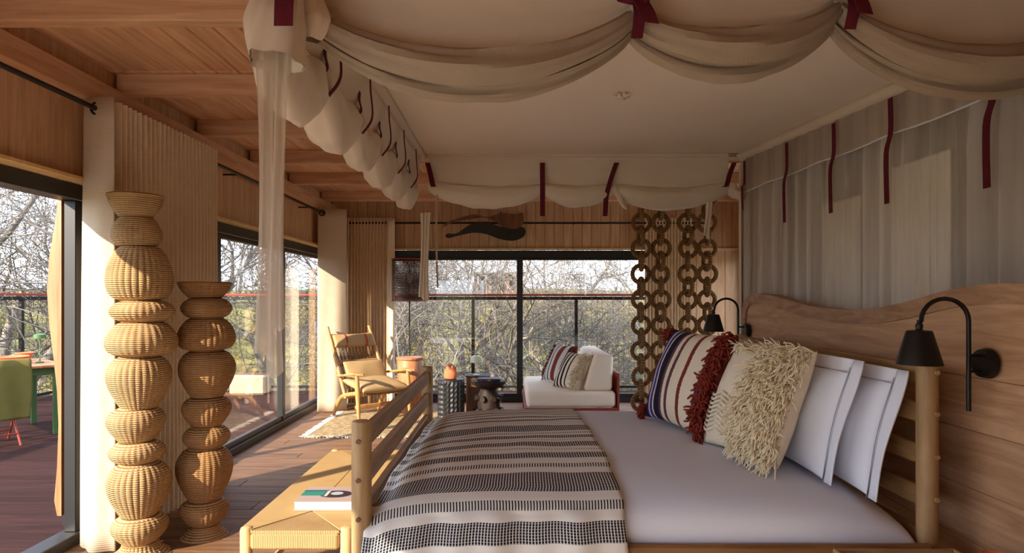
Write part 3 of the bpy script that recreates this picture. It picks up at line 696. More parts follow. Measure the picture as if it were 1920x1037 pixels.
# duvet-covered mattress: rounded, taller in the middle
bx0, bx1, by0, by1 = -.535, 1.588, 2.475, 4.525
def ff(t, n): return max(0, 1-abs(t)**n)**(1/n)
def topz(x, y):
    u = 2*(x-bx0)/(bx1-bx0)-1; v = 2*(y-by0)/(by1-by0)-1
    return .445+.255*ff(u, 3.6 if u > 0 else 6)*ff(v, 5)+.035*(1-u*u)*(1-v*v)
def mt(u, v):
    a = math.sin((u-.5)*PI); b = math.sin((v-.5)*PI)
    x = bx0+(bx1-bx0)*(a+1)/2; y = by0+(by1-by0)*(b+1)/2
    return (x, y, topz(x, y)+.004*noise.noise(Vector((x*5, y*5, 2)))*min(1, (1-a*a)*4)*min(1, (1-b*b)*4))
mat_ = MB().grid(mt, 80, 80); mat_.box(((bx0+bx1)/2, 3.5, .438), (bx1-bx0-.01, by1-by0-.01, .02))
tag(mat_.build('mattress', M['sheet'], None, smooth=180), 'plump mattress made up with a white sheet on the oak bed', 'mattress')
# woven throw across the foot half
def throwmat():
    m, N, L, b = newmat('striped_throw'); setp(b, .92, .1)
    uv = N.new('ShaderNodeUVMap'); sp = N.new('ShaderNodeSeparateXYZ'); L.new(uv.outputs[0], sp.inputs[0])
    bands = [(.24, .29, 'r'), (.335, .375, 'r'), (.42, .46, 'r'), (.505, .55, 'r'), (.60, .65, 'r'), (.70, .755, 'r'), (.79, .80, 'g'), (.835, .85, 'g'),
             (.90, 1.06, 'r'), (1.10, 1.115, 'g'), (1.15, 1.215, 'r'), (1.25, 1.265, 'g'), (1.295, 1.38, 'r'), (1.42, 1.435, 'g'), (1.49, 1.575, 'r'), (1.645, 1.69, 'g'), (1.75, 1.90, 'r'), (1.965, 2.015, 'g')]
    bands2 = [(2.055, 2.135, 'r'), (2.20, 2.25, 'g'), (2.30, 2.37, 'r'), (2.42, 2.47, 'g'), (2.53, 2.60, 'r')]
    def ramp(bs, ch, lo, hi):
        r = N.new('ShaderNodeValToRGB'); r.color_ramp.interpolation = 'CONSTANT'; e = r.color_ramp.elements
        mr = N.new('ShaderNodeMapRange'); mr.inputs[1].default_value = lo; mr.inputs[2].default_value = hi; L.new(sp.outputs[1], mr.inputs[0]); L.new(mr.outputs[0], r.inputs[0])
        e[0].position = 0; e[0].color = (0, 0, 0, 1); e.remove(e[1])
        for a, c, k in bs:
            if k != ch: continue
            q = e.new((a-lo)/(hi-lo)); q.color = (1, 1, 1, 1); q = e.new((c-lo)/(hi-lo)); q.color = (0, 0, 0, 1)
        return r.outputs[0]
    def mth(op, a, c):
        n = N.new('ShaderNodeMath'); n.operation = op
        for i, q in enumerate((a, c)):
            if hasattr(q, 'is_output'): L.new(q, n.inputs[i])
            else: n.inputs[i].default_value = q
        return n.outputs[0]
    fr = mth('FRACT', mth('DIVIDE', sp.outputs[0], .0118), 0)
    dense = mth('LESS_THAN', fr, .72); spar = mth('LESS_THAN', fr, .42)
    R = mth('MAXIMUM', ramp(bands, 'r', 0, 3), ramp(bands2, 'r', 0, 3)); G = mth('MAXIMUM', ramp(bands, 'g', 0, 3), ramp(bands2, 'g', 0, 3))
    fv = mth('GREATER_THAN', mth('FRACT', mth('DIVIDE', sp.outputs[1], .0105), 0), .10)
    k = mth('MAXIMUM', mth('MULTIPLY', mth('MULTIPLY', R, dense), fv), mth('MULTIPLY', G, spar))
    mx = N.new('ShaderNodeMix'); mx.data_type = 'RGBA'; mx.inputs[6].default_value = srgb(224, 219, 210); mx.inputs[7].default_value = srgb(34, 36, 44); L.new(k, mx.inputs[0]); L.new(mx.outputs[2], b.inputs['Base Color'])
    tc = N.new('ShaderNodeTexCoord'); nz = N.new('ShaderNodeTexNoise'); nz.inputs['Scale'].default_value = 160; L.new(tc.outputs['Object'], nz.inputs['Vector'])
    hsum = mth('ADD', mth('MULTIPLY', k, .6), mth('MULTIPLY', nz.outputs[0], .5))
    bp = N.new('ShaderNodeBump'); bp.inputs['Strength'].default_value = .35; bp.inputs['Distance'].default_value = .004; L.new(hsum, bp.inputs['Height']); L.new(bp.outputs[0], b.inputs['Normal'])
    return m
tx0, tx1 = -.545, .445
def throw_path(x):                                      # far hem, over the top, down the near side
    xx = max(bx0+.03, x); ya, yb = by1-.10, by0+.10; za, zb = topz(xx, ya)+.012, topz(xx, yb)+.012
    pts = [(p.y, p.z) for p in smoothcurve([(0, by1+.07, .46), (0, by1+.065, .53), (0, by1+.03, za-.10), (0, ya, za)], 5)][:-1]
    for k in range(61): y = ya+(yb-ya)*k/60; pts.append((y, topz(xx, y)+.012))
    pts += [(p.y, p.z) for p in smoothcurve([(0, yb, zb), (0, by0+.03, zb-.028), (0, by0-.03, zb-.085), (0, by0-.07, zb-.18), (0, by0-.085, .38), (0, by0-.085, .24)], 6)][1:]
    return pts
_cols = []
NX = 66
for i in range(NX+1):
    x = tx0+(tx1-tx0)*i/NX; pp = throw_path(x)
    s = [0]
    for a, c in zip(pp, pp[1:]): s.append(s[-1]+math.hypot(a[0]-c[0], a[1]-c[1]))
    _cols.append((x, pp, s))
th = MB(); nv = len(_cols[0][1])-1
def thf(u, v):
    i = round(u*NX); j = round(v*nv); x, pp, s = _cols[i]; y, z = pp[j]
    flare = .05*max(0, (2.75-y)/.35)*(1 if y < 2.75 else 0)
    xx = x+(.03*(1-u)-.03*u)*max(0, (y-2.6)/2)-(.02*(1-u))*(1 if y < 2.6 else 0)+.004*math.sin(v*40+u*3)
    return (xx, y+(.010*math.sin(x*17)+.006*math.sin(x*41) if y < by0 else 0), z+.005*noise.noise(Vector((x*6, y*6, 5))))
def thuv(u, v):
    i = round(u*NX); j = round(v*nv); x, pp, s = _cols[i]; sm = _cols[NX//2][2]
    return (x+1.0, sm[j]-.24)
th.grid(thf, NX, nv, thuv)
throw_ob = th.build('throw_blanket', throwmat(), None, smooth=180)
tag(throw_ob, 'cream woven throw with black dashed stripes over the foot of the bed', 'blanket')
md = throw_ob.modifiers.new('thick', 'SOLIDIFY'); md.thickness = .008; md.offset = 1
# ------------------------------------------------------------------ pillows
def pillow_mesh(w, h, t, seed=0, n=26, pinch=.07, pw=.42):
    m = MB()
    for side in (-1, 1):
        def f(u, v, side=side):
            a = math.sin((u-.5)*PI); b = math.sin((v-.5)*PI)
            x = w/2*a*(1-pinch*(1-b*b)*abs(a)); z = h/2*b*(1-pinch*(1-a*a)*abs(b))
            e = ((1-a*a)*(1-b*b))
            y = side*(t/2*max(0, e)**pw)+.010*noise.noise(Vector((x*6+seed, z*6, side)))*min(1, e*3)
            return (x, y, z) if side < 0 else (x, y, z)
        if side < 0: m.grid(f, n, n)
        else: m.grid(lambda u, v, f=f: f(1-u, v), n, n, lambda u, v: (1-u, v))
    return m
def stripes(name, stops, base, axis=0, bump=.3):
    m, N, L, b = newmat(name); setp(b, .92, .1)
    uv = N.new('ShaderNodeUVMap'); sp = N.new('ShaderNodeSeparateXYZ'); L.new(uv.outputs[0], sp.inputs[0])
    nz = N.new('ShaderNodeTexNoise'); nz.inputs['Scale'].default_value = 70; L.new(uv.outputs[0], nz.inputs['Vector'])
    ad = N.new('ShaderNodeMath'); ad.operation = 'MULTIPLY_ADD'; ad.inputs[1].default_value = .012; L.new(nz.outputs[0], ad.inputs[0]); L.new(sp.outputs[axis], ad.inputs[2])
    r = N.new('ShaderNodeValToRGB'); r.color_ramp.interpolation = 'CONSTANT'; e = r.color_ramp.elements
    e[0].position = 0; e[0].color = base; e.remove(e[1])
    for p, c in stops: q = e.new(p); q.color = c
    L.new(ad.outputs[0], r.inputs[0]); L.new(r.outputs[0], b.inputs['Base Color'])
    wv = N.new('ShaderNodeTexNoise'); wv.inputs['Scale'].default_value = 140; L.new(uv.outputs[0], wv.inputs['Vector'])
    bp = N.new('ShaderNodeBump'); bp.inputs['Strength'].default_value = bump; bp.inputs['Distance'].default_value = .006; L.new(wv.outputs[0], bp.inputs['Height']); L.new(bp.outputs[0], b.inputs['Normal'])
    return m
def surf(w, h, t, a, b, pinch=.07, pw=.42):             # point on the front face
    e = (1-a*a)*(1-b*b); return Vector((w/2*a*(1-pinch*(1-b*b)*abs(a)), -t/2*max(0, e)**pw, h/2*b*(1-pinch*(1-a*a)*abs(b))))
def yarns(w, h, t, n, region, ln, r, seed, droop=1.0, segs=5, curl=.35):
    rg = random.Random(seed); m = MB()
    for _ in range(n):
        a, b = region(rg); p = surf(w, h, t, a, b); nrm = Vector((a*.5, -1, b*.4+.1)).normalized()
        d = (nrm*.7+Vector((rg.gauss(0, .45), 0, rg.gauss(-.2, .35)))).normalized(); pts = [p]; l = ln*rg.uniform(.6, 1.25)
        for k in range(segs):
            d = (d+Vector((rg.gauss(0, curl), rg.gauss(0, curl*.5), -.34*droop+rg.gauss(0, curl*.6)))).normalized(); q = pts[-1]+d*l/segs
            lim = -t/2*max(0, (1-min(1, (2*q.x/w)**2))*(1-min(1, (2*q.z/h)**2)))**.42-.004
            if q.y > lim: q.y = lim
            pts.append(q)
        m.tube(pts, [r, r, r, r, r*.9, r*.7][:segs+1], 4, cap=True)
    return m
def place(x, y, z, tilt, yaw=0): return dict(loc=(x, y, z), rot=(-tilt, 0, -PI/2+yaw))
def lean_center(x0, y0, z0, h, tilt, th=0): return (x0+math.sin(tilt)*h/2, y0, z0+math.cos(tilt)*h/2)
def put(t, x0, y0, h, tilt, yaw=0, z0=None, roll=0):
    c = lean_center(x0, y0, topz(min(x0+.05, 1.45), y0)+.012 if z0 is None else z0, h, tilt); t.location = c; t.rotation_euler = (-tilt, roll, -PI/2+yaw)
# white flanged pillows
def white_pillow(label):
    t = thing('sleeping_pillow', label, 'pillow', group='white pillows against the headboard')
    pillow_mesh(.66, .47, .14, 3, 22, .05, .5).build('body', M['white'], t, smooth=180)
    fl = MB(); o = []; 
    W2, H2, w2, h2 = .39, .285, .325, .225
    for (x0, x1, z0, z1) in ((-W2, -w2, -.245, H2), (w2, W2, -.245, H2), (-w2, w2, h2, H2)):
        fl.grid(lambda u, v, x0=x0, x1=x1, z0=z0, z1=z1: (x0+(x1-x0)*u, .012*math.sin((x0+(x1-x0)*u)*14+(z0+(z1-z0)*v)*10)*(abs(x0+(x1-x0)*u)/W2)**2, z0+(z1-z0)*v), 8, 14)
    f = fl.build('flange', M['white'], t, smooth=180); f.modifiers.new('thick', 'SOLIDIFY').thickness = .006
    st = MB()
    for sx in (-1, 1): st.tube([(sx*.328, -.007+.012*math.sin(sx*.328*14+z*10)*(.328/W2)**2, z) for z in [(-.25+.5*k/20) for k in range(21)]], .0016, 4)
    for sz in (1,): st.tube([(x, -.008, sz*.225) for x in [(-.328+.656*k/20) for k in range(21)]], .0016, 4)
    st.build('stitching', plain('grey_thread', srgb(120, 124, 136), .9), t)
    return t
for lb, x0, y0, tl, yw, rl in (('white flanged pillow standing behind the shaggy cream cushion', 1.305, 3.02, .25, .03, 0), ('white flanged pillow propped nearest the bedpost under the reading lamp', 1.435, 2.90, .23, 0, 0),
                           ('white flanged pillow on the window side of the bed', 1.305, 4.02, .25, 0, 0), ('white pillow hidden behind the cushions on the window side', 1.435, 4.05, .23, 0, 0)):
    put(white_pillow(lb), x0, y0, .48, tl, yw, None, rl)
# shaggy cream cushions
def shaggy(label, n, seed):
    t = thing('shaggy_cushion', label, 'cushion', group='cushions on the bed')
    pillow_mesh(.54, .54, .22, seed).build('cover', M['yarnbase'], t, smooth=180)
    def reg(rg): return (rg.uniform(.12, .99), rg.uniform(-.98, .98))
    f = yarns(.54, .54, .22, n, reg, .085, .0032, seed, .9).build('shag', M['yarn'], t, smooth=180); f['kind'] = 'stuff'
    def reg2(rg): return (rg.uniform(-.98, -.25), rg.uniform(-.7, .15))
    tuft = MB()
    for k in range(9): # rows of tufted loops
        z = -.20+.022*k; tuft.tube([(x, surf(.54, .54, .22, x/.27, z/.27).y-.005, z+.01*math.sin(x*40)) for x in [(-.25+.02*j) for j in range(11)]], .006, 6)
    tuft.build('tufted_rows', M['yarnbase'], t)
    def reg3(rg): return (rg.uniform(-.99, .99), rg.uniform(.86, .99))
    yarns(.54, .54, .22, n//8, reg3, .055, .003, seed+1, .4).build('top_fringe', M['yarn'], t, smooth=180)['kind'] = 'stuff'
    return t
put(shaggy('cream wool cushion with a deep shaggy side, in front of white pillows', 1500, 5), 1.06, 3.02, .54, .40, .30)
put(shaggy('cream shaggy cushion peeking over the striped tasselled cushion', 900, 8), 1.155, 3.70, .50, .36, .20)
# striped cushion with rust tassels
BL, NV, RD, PL, WH = srgb(52, 52, 128), srgb(34, 32, 46), srgb(118, 52, 42), srgb(96, 62, 72), srgb(222, 208, 184)
st = stripes('tassel_cushion_stripes', [(.08, WH), (.11, PL), (.15, NV), (.22, BL), (.265, WH), (.29, BL), (.34, WH), (.36, NV), (.43, PL), (.46, WH), (.50, PL), (.53, WH), (.62, RD), (.65, WH), (.78, BL), (.805, NV), (.89, RD)], RD)
t = thing('tasselled_cushion', 'striped blue rust and cream cushion with a rust tassel edge', 'cushion', group='cushions on the bed')
pillow_mesh(.66, .56, .24, 9).build('cover', st, t, smooth=180)
yarns(.66, .56, .24, 520, lambda rg: (rg.uniform(.86, .99), rg.uniform(-.99, .99)), .060, .0058, 4, .75, 5, .5).build('tassel_fringe', M['redyarn'], t, smooth=180)['kind'] = 'stuff'
yarns(.66, .56, .24, 90, lambda rg: (rg.uniform(-.995, -.95), rg.choice((-1, 1))*rg.uniform(.75, .99)), .06, .006, 6, .6).build('corner_tassels', M['redyarn'], t, smooth=180)['kind'] = 'stuff'
put(t, .90, 3.57, .56, .36, .24)
# ------------------------------------------------------------------ reading lamps on the headboard panel
def sconce(label, y):
    t = thing('reading_lamp', label, 'lamp', (1.812, y, 1.205), group='reading lamps beside the bed')
    MB().tube([(0, 0, 0), (-.012, 0, 0), (-.03, 0, 0)], [.058, .058, .052], 28).build('wall_plate', M['lampblack'], t)
    rodx = -.075; pts = [(rodx, 0, -.18), (rodx, 0, 0), (rodx, 0, .12)]
    for k in range(0, 13): a = PI*k/12; pts.append((rodx-.09+.09*math.cos(a), 0, .16+.085*math.sin(a)))
    pts.append((rodx-.185, 0, .155))
    MB().tube(pts, .0085, 12).build('arm', M['lampblack'], t)
    for z in (-.03, .03): MB().tube([(-.02, 0, z), (rodx, 0, z)], .006, 10).build('bracket', M['lampblack'], t)
    sx = rodx-.187
    MB().lathe([(.006, .125), (.012, .13), (.014, .145), (.008, .155), (.0085, .165)], 14, (sx, 0, .0)).build('swivel', M['lampblack'], t)
    pr = [(.077, -.004), (.079, -.004), (.046, .116), (.042, .124), (.008, .128), (.008, .124), (.040, .12), (.044, .112)]
    MB().lathe(pr+[(.077, -.004)], 36, (sx, 0, 0), cap=False).build('shade', M['lampblack'], t)
    return t
sconce('black arched reading lamp over the bedpost beside the white pillows', 2.42)
sconce('black arched reading lamp at the far end of the wavy headboard', 4.86)
# nightstand corner, tray and bowl at the lower edge of the view
ns = thing('nightstand', 'low oak nightstand beside the head of the bed', 'nightstand', (1.50, 1.98, 0))
MB().box((0, 0, .515), (.72, .60, .03), .004).build('top', M['oak'], ns)
MB().box((0, .02, .36), (.66, .54, .26), .004).build('body', M['oak'], ns)
MB().box((0, -.26, .36), (.6, .02, .2), .004).build('drawer', M['bedrail'], ns)
for sx in (-.31, .31):
    for sy in (-.25, .25): MB().tube([(sx, sy, 0), (sx, sy, .24)], [.016, .022], 12).build('leg', M['bedrail'], ns)
tr = thing('wooden_tray', 'shallow wooden tray on the nightstand', 'tray', (1.36, 2.13, .53))
MB().box((0, 0, .008), (.42, .26, .016), .003).build('base', M['bedrail'], tr)
for (c, s) in (((0, .13, .018), (.43, .012, .036)), ((0, -.13, .018), (.43, .012, .036)), ((.21, 0, .018), (.012, .26, .036)), ((-.21, 0, .018), (.012, .26, .036))): MB().box(c, s, .002).build('rim', M['bedrail'], tr)
tag(MB().lathe([(.0, 0), (.03, 0), (.034, .008), (.058, .04), (.06, .045), (.056, .045), (.03, .012), (0, .01)], 28).build('small_bowl', M['terra'], None, loc=(1.665, 2.17, .53)), 'small terracotta bowl on the nightstand', 'bowl')
# ------------------------------------------------------------------ bench with woven seat and the book on it
bn = thing('woven_bench', 'long ash bench with woven paper-cord seat at the bed foot', 'bench', (-.92, 3.47, 0))
bw, bl_, bh = .24, .73, .455
for sx in (-1, 1):
    for sy in (-1, 1): MB().lathe([(.019, 0), (.024, .02), (.026, .45), (.022, .462), (.012, .466)], 20, (sx*(bw-.024), sy*(bl_-.024), 0)).build('leg', M['benchwood'], bn)
for sx in (-1, 1): MB().beam((sx*(bw-.024), -bl_+.03, .20), (sx*(bw-.024), bl_-.03, .20), .022, .03, .006).build('stretcher', M['benchwood'], bn)
for sy in (-1, 1): MB().beam((-bw+.03, sy*(bl_-.024), .24), (bw-.03, sy*(bl_-.024), .24), .022, .03, .006).build('stretcher', M['benchwood'], bn)
def panel(poly, name, mat, z=.445):
    MB().prism(poly, (0, 0, z), (1, 0, 0), (0, 1, 0), .012).build(name, mat, bn, smooth=0)
g_ = .0025
panel([(-bw+.05, -bl_), (bw-.05, -bl_), (0, -bl_+.25-g_)], 'woven_end', M['cordy'])
panel([(bw-.05, bl_), (-bw+.05, bl_), (0, bl_-.25+g_)], 'woven_end', M['cordy'])
panel([(-bw, -bl_+.05), (-bw+.05, -bl_+.012), (-g_, -bl_+.25), (-g_, bl_-.25), (-bw+.05, bl_-.012), (-bw, bl_-.05)], 'woven_side', M['cordx'], .447)
panel([(bw, bl_-.05), (bw-.05, bl_-.012), (g_, bl_-.25), (g_, -bl_+.25), (bw-.05, -bl_+.012), (bw, -bl_+.05)], 'woven_side', M['cordx'], .447)
for sy in (-1, 1): MB().box((0, sy*(bl_-.012), .409), (2*bw-.10, .034, .072), .01).build('woven_edge', M['cordy'], bn)
for sx in (-1, 1): MB().box((sx*(bw-.012), 0, .411), (.034, 2*bl_-.10, .072), .01).build('woven_edge', M['cordx'], bn)
def covermat():
    m, N, L, b = newmat('book_cover'); setp(b, .45, .35)
    uv = N.new('ShaderNodeUVMap'); sp = N.new('ShaderNodeSeparateXYZ'); L.new(uv.outputs[0], sp.inputs[0])
    def mth(op, a, c=0):
        n = N.new('ShaderNodeMath'); n.operation = op
        for i, q in enumerate((a, c)):
            if hasattr(q, 'is_output'): L.new(q, n.inputs[i])
            else: n.inputs[i].default_value = q
        return n.outputs[0]
    X, Y = sp.outputs[0], sp.outputs[1]
    def ell(cx, cy, rx_, ry):
        a = mth('DIVIDE', mth('SUBTRACT', X, cx), rx_); c = mth('DIVIDE', mth('SUBTRACT', Y, cy), ry)
        return mth('LESS_THAN', mth('ADD', mth('MULTIPLY', a, a), mth('MULTIPLY', c, c)), 1)
    def rect(x0, x1, y0, y1):
        return mth('MULTIPLY', mth('MULTIPLY', mth('GREATER_THAN', X, x0), mth('LESS_THAN', X, x1)), mth('MULTIPLY', mth('GREATER_THAN', Y, y0), mth('LESS_THAN', Y, y1)))
    col = None
    def layer(mask, c, prev):
        mx = N.new('ShaderNodeMix'); mx.data_type = 'RGBA'; L.new(mask, mx.inputs[0]); mx.inputs[7].default_value = c
        if prev is None: mx.inputs[6].default_value = srgb(176, 156, 150)
        else: L.new(prev, mx.inputs[6])
        return mx.outputs[2]
    dk = srgb(52, 42, 50); tl = srgb(34, 132, 112); gr = srgb(170, 182, 190)
    col = layer(ell(.55, .5, .26, .24), dk, col); col = layer(ell(.86, .56, .085, .075), dk, col); col = layer(rect(.72, .80, .53, .60), dk, col)
    col = layer(rect(0, .36, .40, .72), tl, col); col = layer(rect(0, .40, .70, .78), srgb(30, 70, 110), col); col = layer(ell(.56, .55, .10, .11), gr, col); col = layer(rect(.38, .43, .36, .72), srgb(206, 200, 196), col)
    col = layer(mth('MULTIPLY', rect(.86, .93, .10, .13), 1), dk, col); col = layer(rect(.86, .91, .16, .18), dk, col)
    L.new(col, b.inputs['Base Color']); return m
bk = thing('book', 'hardback book with a mauve and green cover lying on the bench', 'book', (-.855, 3.10, .461), (0, 0, .01))
MB().box((0, 0, .0215), (.295, .226, .034), .001).build('pages', M['paper'], bk, smooth=0)
cv = covermat()
c_ = MB().grid(lambda u, v: ((u-.5)*.30, (v-.5)*.232, .0425), 1, 1); c_.box((0, 0, .0405), (.30, .232, .0036)); c_.build('cover', cv, bk, smooth=0)
MB().box((0, 0, .002), (.30, .232, .004)).build('back_cover', plain('mauve_board', srgb(170, 148, 142), .5), bk, smooth=0)
MB().box((.149, 0, .0215), (.004, .232, .041)).build('spine', plain('mauve_spine', srgb(168, 140, 130), .5), bk, smooth=0)
# ------------------------------------------------------------------ curtains and rods
def pleat(name, p0, p1, z0, z1, n, amp, mat, parent, seed=0):
    p0 = Vector(p0); p1 = Vector(p1); d = p1-p0; nr = Vector((-d.y, d.x, 0)).normalized()
    def f(u, v):
        a = u*n*2*PI; w = amp*(math.sin(a)+.25*math.sin(2*a+1))*(1+.15*noise.noise(Vector((u*9, v*2, seed)))) + .012*noise.noise(Vector((u*4, v*3, seed+3)))*v
        p = p0+d*u+nr*w; return (p.x+d.normalized().x*.006*math.sin(v*5+u*30)*v, p.y, z1+(z0-z1)*v)
    return MB().grid(f, n*10, 12).build(name, mat, parent, world=True, smooth=180)
def flap(p0, p1, z0, z1, mat, parent, bulge=.05, seed=1):
    p0 = Vector(p0); p1 = Vector(p1); d = p1-p0; nr = Vector((d.y, -d.x, 0)).normalized()
    def f(u, v):
        p = p0+d*u+nr*(bulge*math.sin(PI*u)*(.5+.5*v)+.012*math.sin(u*9+v*2+seed)*v)
        return (p.x-.02*v*(1-u)*seed, p.y, z1+(z0-z1)*v)
    o = MB().grid(f, 24, 20).build('leading_edge', mat, parent, world=True, smooth=180); o.modifiers.new('thick', 'SOLIDIFY').thickness = .006
    return o
def ring(parent, c, axis):
    c = Vector(c); a = Vector(axis); b = Vector((0, 0, 1))
    MB().tube([c+(a*math.cos(k*PI/10)+b*math.sin(k*PI/10))*.032 for k in range(20)], .009, 8, closed=True).build('eyelet', M['black'], parent, world=True)
cz0 = .012
cA = thing('curtain', 'tall pleated linen curtain behind the wicker columns', 'curtain', (-2.36, 4.3, 0))
flap((-2.455, 3.70, 0), (-2.245, 3.64, 0), cz0, 2.60, M['curtainflap'], cA, .035)
pleat('pleated_panel', (-2.34, 3.74, 0), (-2.31, 4.97, 0), cz0, 2.605, 24, .042, M['curtain'], cA); ring(cA, (-2.355, 3.655, 2.535), (1, 0, 0))
cB = thing('curtain', 'linen curtain in the corner beside the glass door handle', 'curtain', (-2.3, 8.3, 0))
flap((-2.43, 8.12, 0), (-2.10, 8.26, 0), cz0, 2.60, M['curtainflap'], cB, .045, .4); pleat('pleated_panel', (-2.38, 8.2, 0), (-2.33, 8.68, 0), cz0, 2.60, 8, .03, M['curtain'], cB, 2); ring(cB, (-2.37, 8.10, 2.535), (1, .3, 0))
cC = thing('curtain', 'pleated linen curtain behind the lounge chair', 'curtain', (-1.9, 8.78, 0))
pleat('pleated_panel', (-2.24, 8.79, 0), (-1.62, 8.79, 0), cz0, 2.56, 14, .034, M['curtain'], cC, 5); flap((-1.66, 8.74, 0), (-1.57, 8.76, 0), cz0, 2.55, M['curtain'], cC, .02, .3)
cD = thing('curtain', 'pleated linen curtain behind the hanging rope chains', 'curtain', (2.2, 8.78, 0))
pleat('pleated_panel', (1.86, 8.79, 0), (2.50, 8.79, 0), cz0, 2.56, 15, .034, M['curtain'], cD, 7)
def rod(label, p0, p1, brs):
    t = thing('curtain_rod', label, 'curtain rod', p0); MB().tube([p0, p1], .014, 12).build('rod', M['black'], t, world=True)
    for e in (p0, p1): MB().tube([Vector(e)-(Vector(p1)-Vector(p0)).normalized()*.012, Vector(e)+(Vector(p1)-Vector(p0)).normalized()*.012], .02, 12).build('finial', M['black'], t, world=True)
    for a, b in brs: MB().tube([a, b], .008, 8).build('bracket', M['black'], t, world=True)
rod('black curtain rod along the glass doors', (-2.36, -.8, 2.535), (-2.36, 8.72, 2.535), [((-2.36, y, 2.535), (-2.51, y, 2.535)) for y in (-.6, 1.0, 2.4, 5.6, 7.6)])
rod('black curtain rod above the far window', (-2.2, 8.80, 2.49), (2.75, 8.80, 2.49), [((x, 8.80, 2.49), (x, 8.96, 2.49)) for x in (-2.1, -.9, .9, 2.65)])
# ------------------------------------------------------------------ wicker columns
def column(label, x, y, px_, segs, mat, cx0):
    t = thing('wicker_column', label, 'basket', (x, y, 0), group='wicker columns by the curtain')
    base = segs[-1][1]; NR = 30; NN = NR*5
    for i, (y0, y1, hw, cx, kind) in enumerate(segs):
        zt, zb = (base-y0)*px_, (base-y1)*px_; r = hw*px_; ox = (cx-cx0)*px_; h = zt-zb; pr = []
        K = 16
        for k in range(K+1):
            s = k/K
            if kind == 'bowl': q = .62+.38*math.sin(s*PI/2)
            elif kind == 'foot': q = 1-.38*math.sin(s*PI/2)
            elif kind == 'high': q = .56+.44*math.sin(PI*min(1, max(0, s**1.45)))**.62
            elif kind == 'low': q = .56+.44*math.sin(PI*s**.72)**.62
            else: q = .56+.44*math.sin(PI*s)**.62
            pr.append((r*q, zb+h*s))
        if kind == 'bowl': pr += [(r*.93, zt), (r*.6, zb+h*.3), (0.001, zb+h*.25)]
        ph = random.random()*6
        rib = lambda th, s, ph=ph: 1+.045*abs(math.cos(NR/2*th+ph))**.7-.028+.010*noise.noise(Vector((math.cos(th)*3, math.sin(th)*3, s*3+ph)))
        MB().lathe(pr, NN, (ox, 0, 0), rib).build('basket_segment', mat, t, smooth=50)
        if kind == 'bowl':
            MB().tube([(ox+r*math.cos(a*PI/24), r*math.sin(a*PI/24), zt) for a in range(48)], .009, 8, closed=True).build('rim', mat, t)
    return t
S1 = [(370, 408, 46, 255, 'bowl'), (408, 465, 42, 257, 'low'), (465, 565, 56, 263, 'low'), (565, 605, 54, 268, ''), (605, 668, 60, 267, 'low'), (668, 765, 54, 262, 'high'), (765, 828, 49, 256, 'high'), (828, 868, 47, 258, ''), (868, 966, 54, 262, 'high'), (966, 1018, 48, 263, 'high'), (1018, 1039, 50, 264, 'foot')]
S2 = [(533, 560, 45, 385, 'bowl'), (560, 598, 44, 388, ''), (598, 658, 50, 388, 'low'), (658, 745, 49, 389, 'high'), (745, 800, 43, 388, 'high'), (800, 840, 41, 388, ''), (840, 937, 49, 384, 'high'), (937, 985, 43, 384, 'high'), (985, 1006, 42, 384, 'foot')]
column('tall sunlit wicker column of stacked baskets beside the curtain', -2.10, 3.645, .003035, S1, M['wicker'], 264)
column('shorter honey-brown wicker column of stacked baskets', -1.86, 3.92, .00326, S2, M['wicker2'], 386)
# ------------------------------------------------------------------ rope chains
R_, r_ = .083, .0215
lk = MB().tube([(R_*math.cos(2*PI*k/40), 0, R_*math.sin(2*PI*k/40)) for k in range(40)], r_, 12, closed=True).mesh('link', M['rope'], 180)
for i, (px_, ph, nb, lb) in enumerate(((1202, .12, 20, 'rope-wrapped ring chain nearest the far window'), (1239, .30, 20, 'rope-wrapped ring chain second from the far window'), (1290, -.2, 19, 'rope-wrapped ring chain third from the far window'), (1326, .15, 19, 'rope-wrapped ring chain beside the wood pier and reading lamp'))):
    x = (px_-955)/1200*6.3; t = thing('rope_chain', lb, 'chain', (x, 6.3, 2.86), group='rope chains hanging beside the bed')
    MB().tube([(0, 0, 0), (0, 0, -.10)], .012, 8).build('hanger', M['rope'], t)
    for k in range(nb): link('link', lk, t, (.004*math.sin(k*2.1+i), 0, -.16-.126*k), (0, 0, ph*math.sin(k*1.7+i)+(PI/2 if k % 2 else 0)))
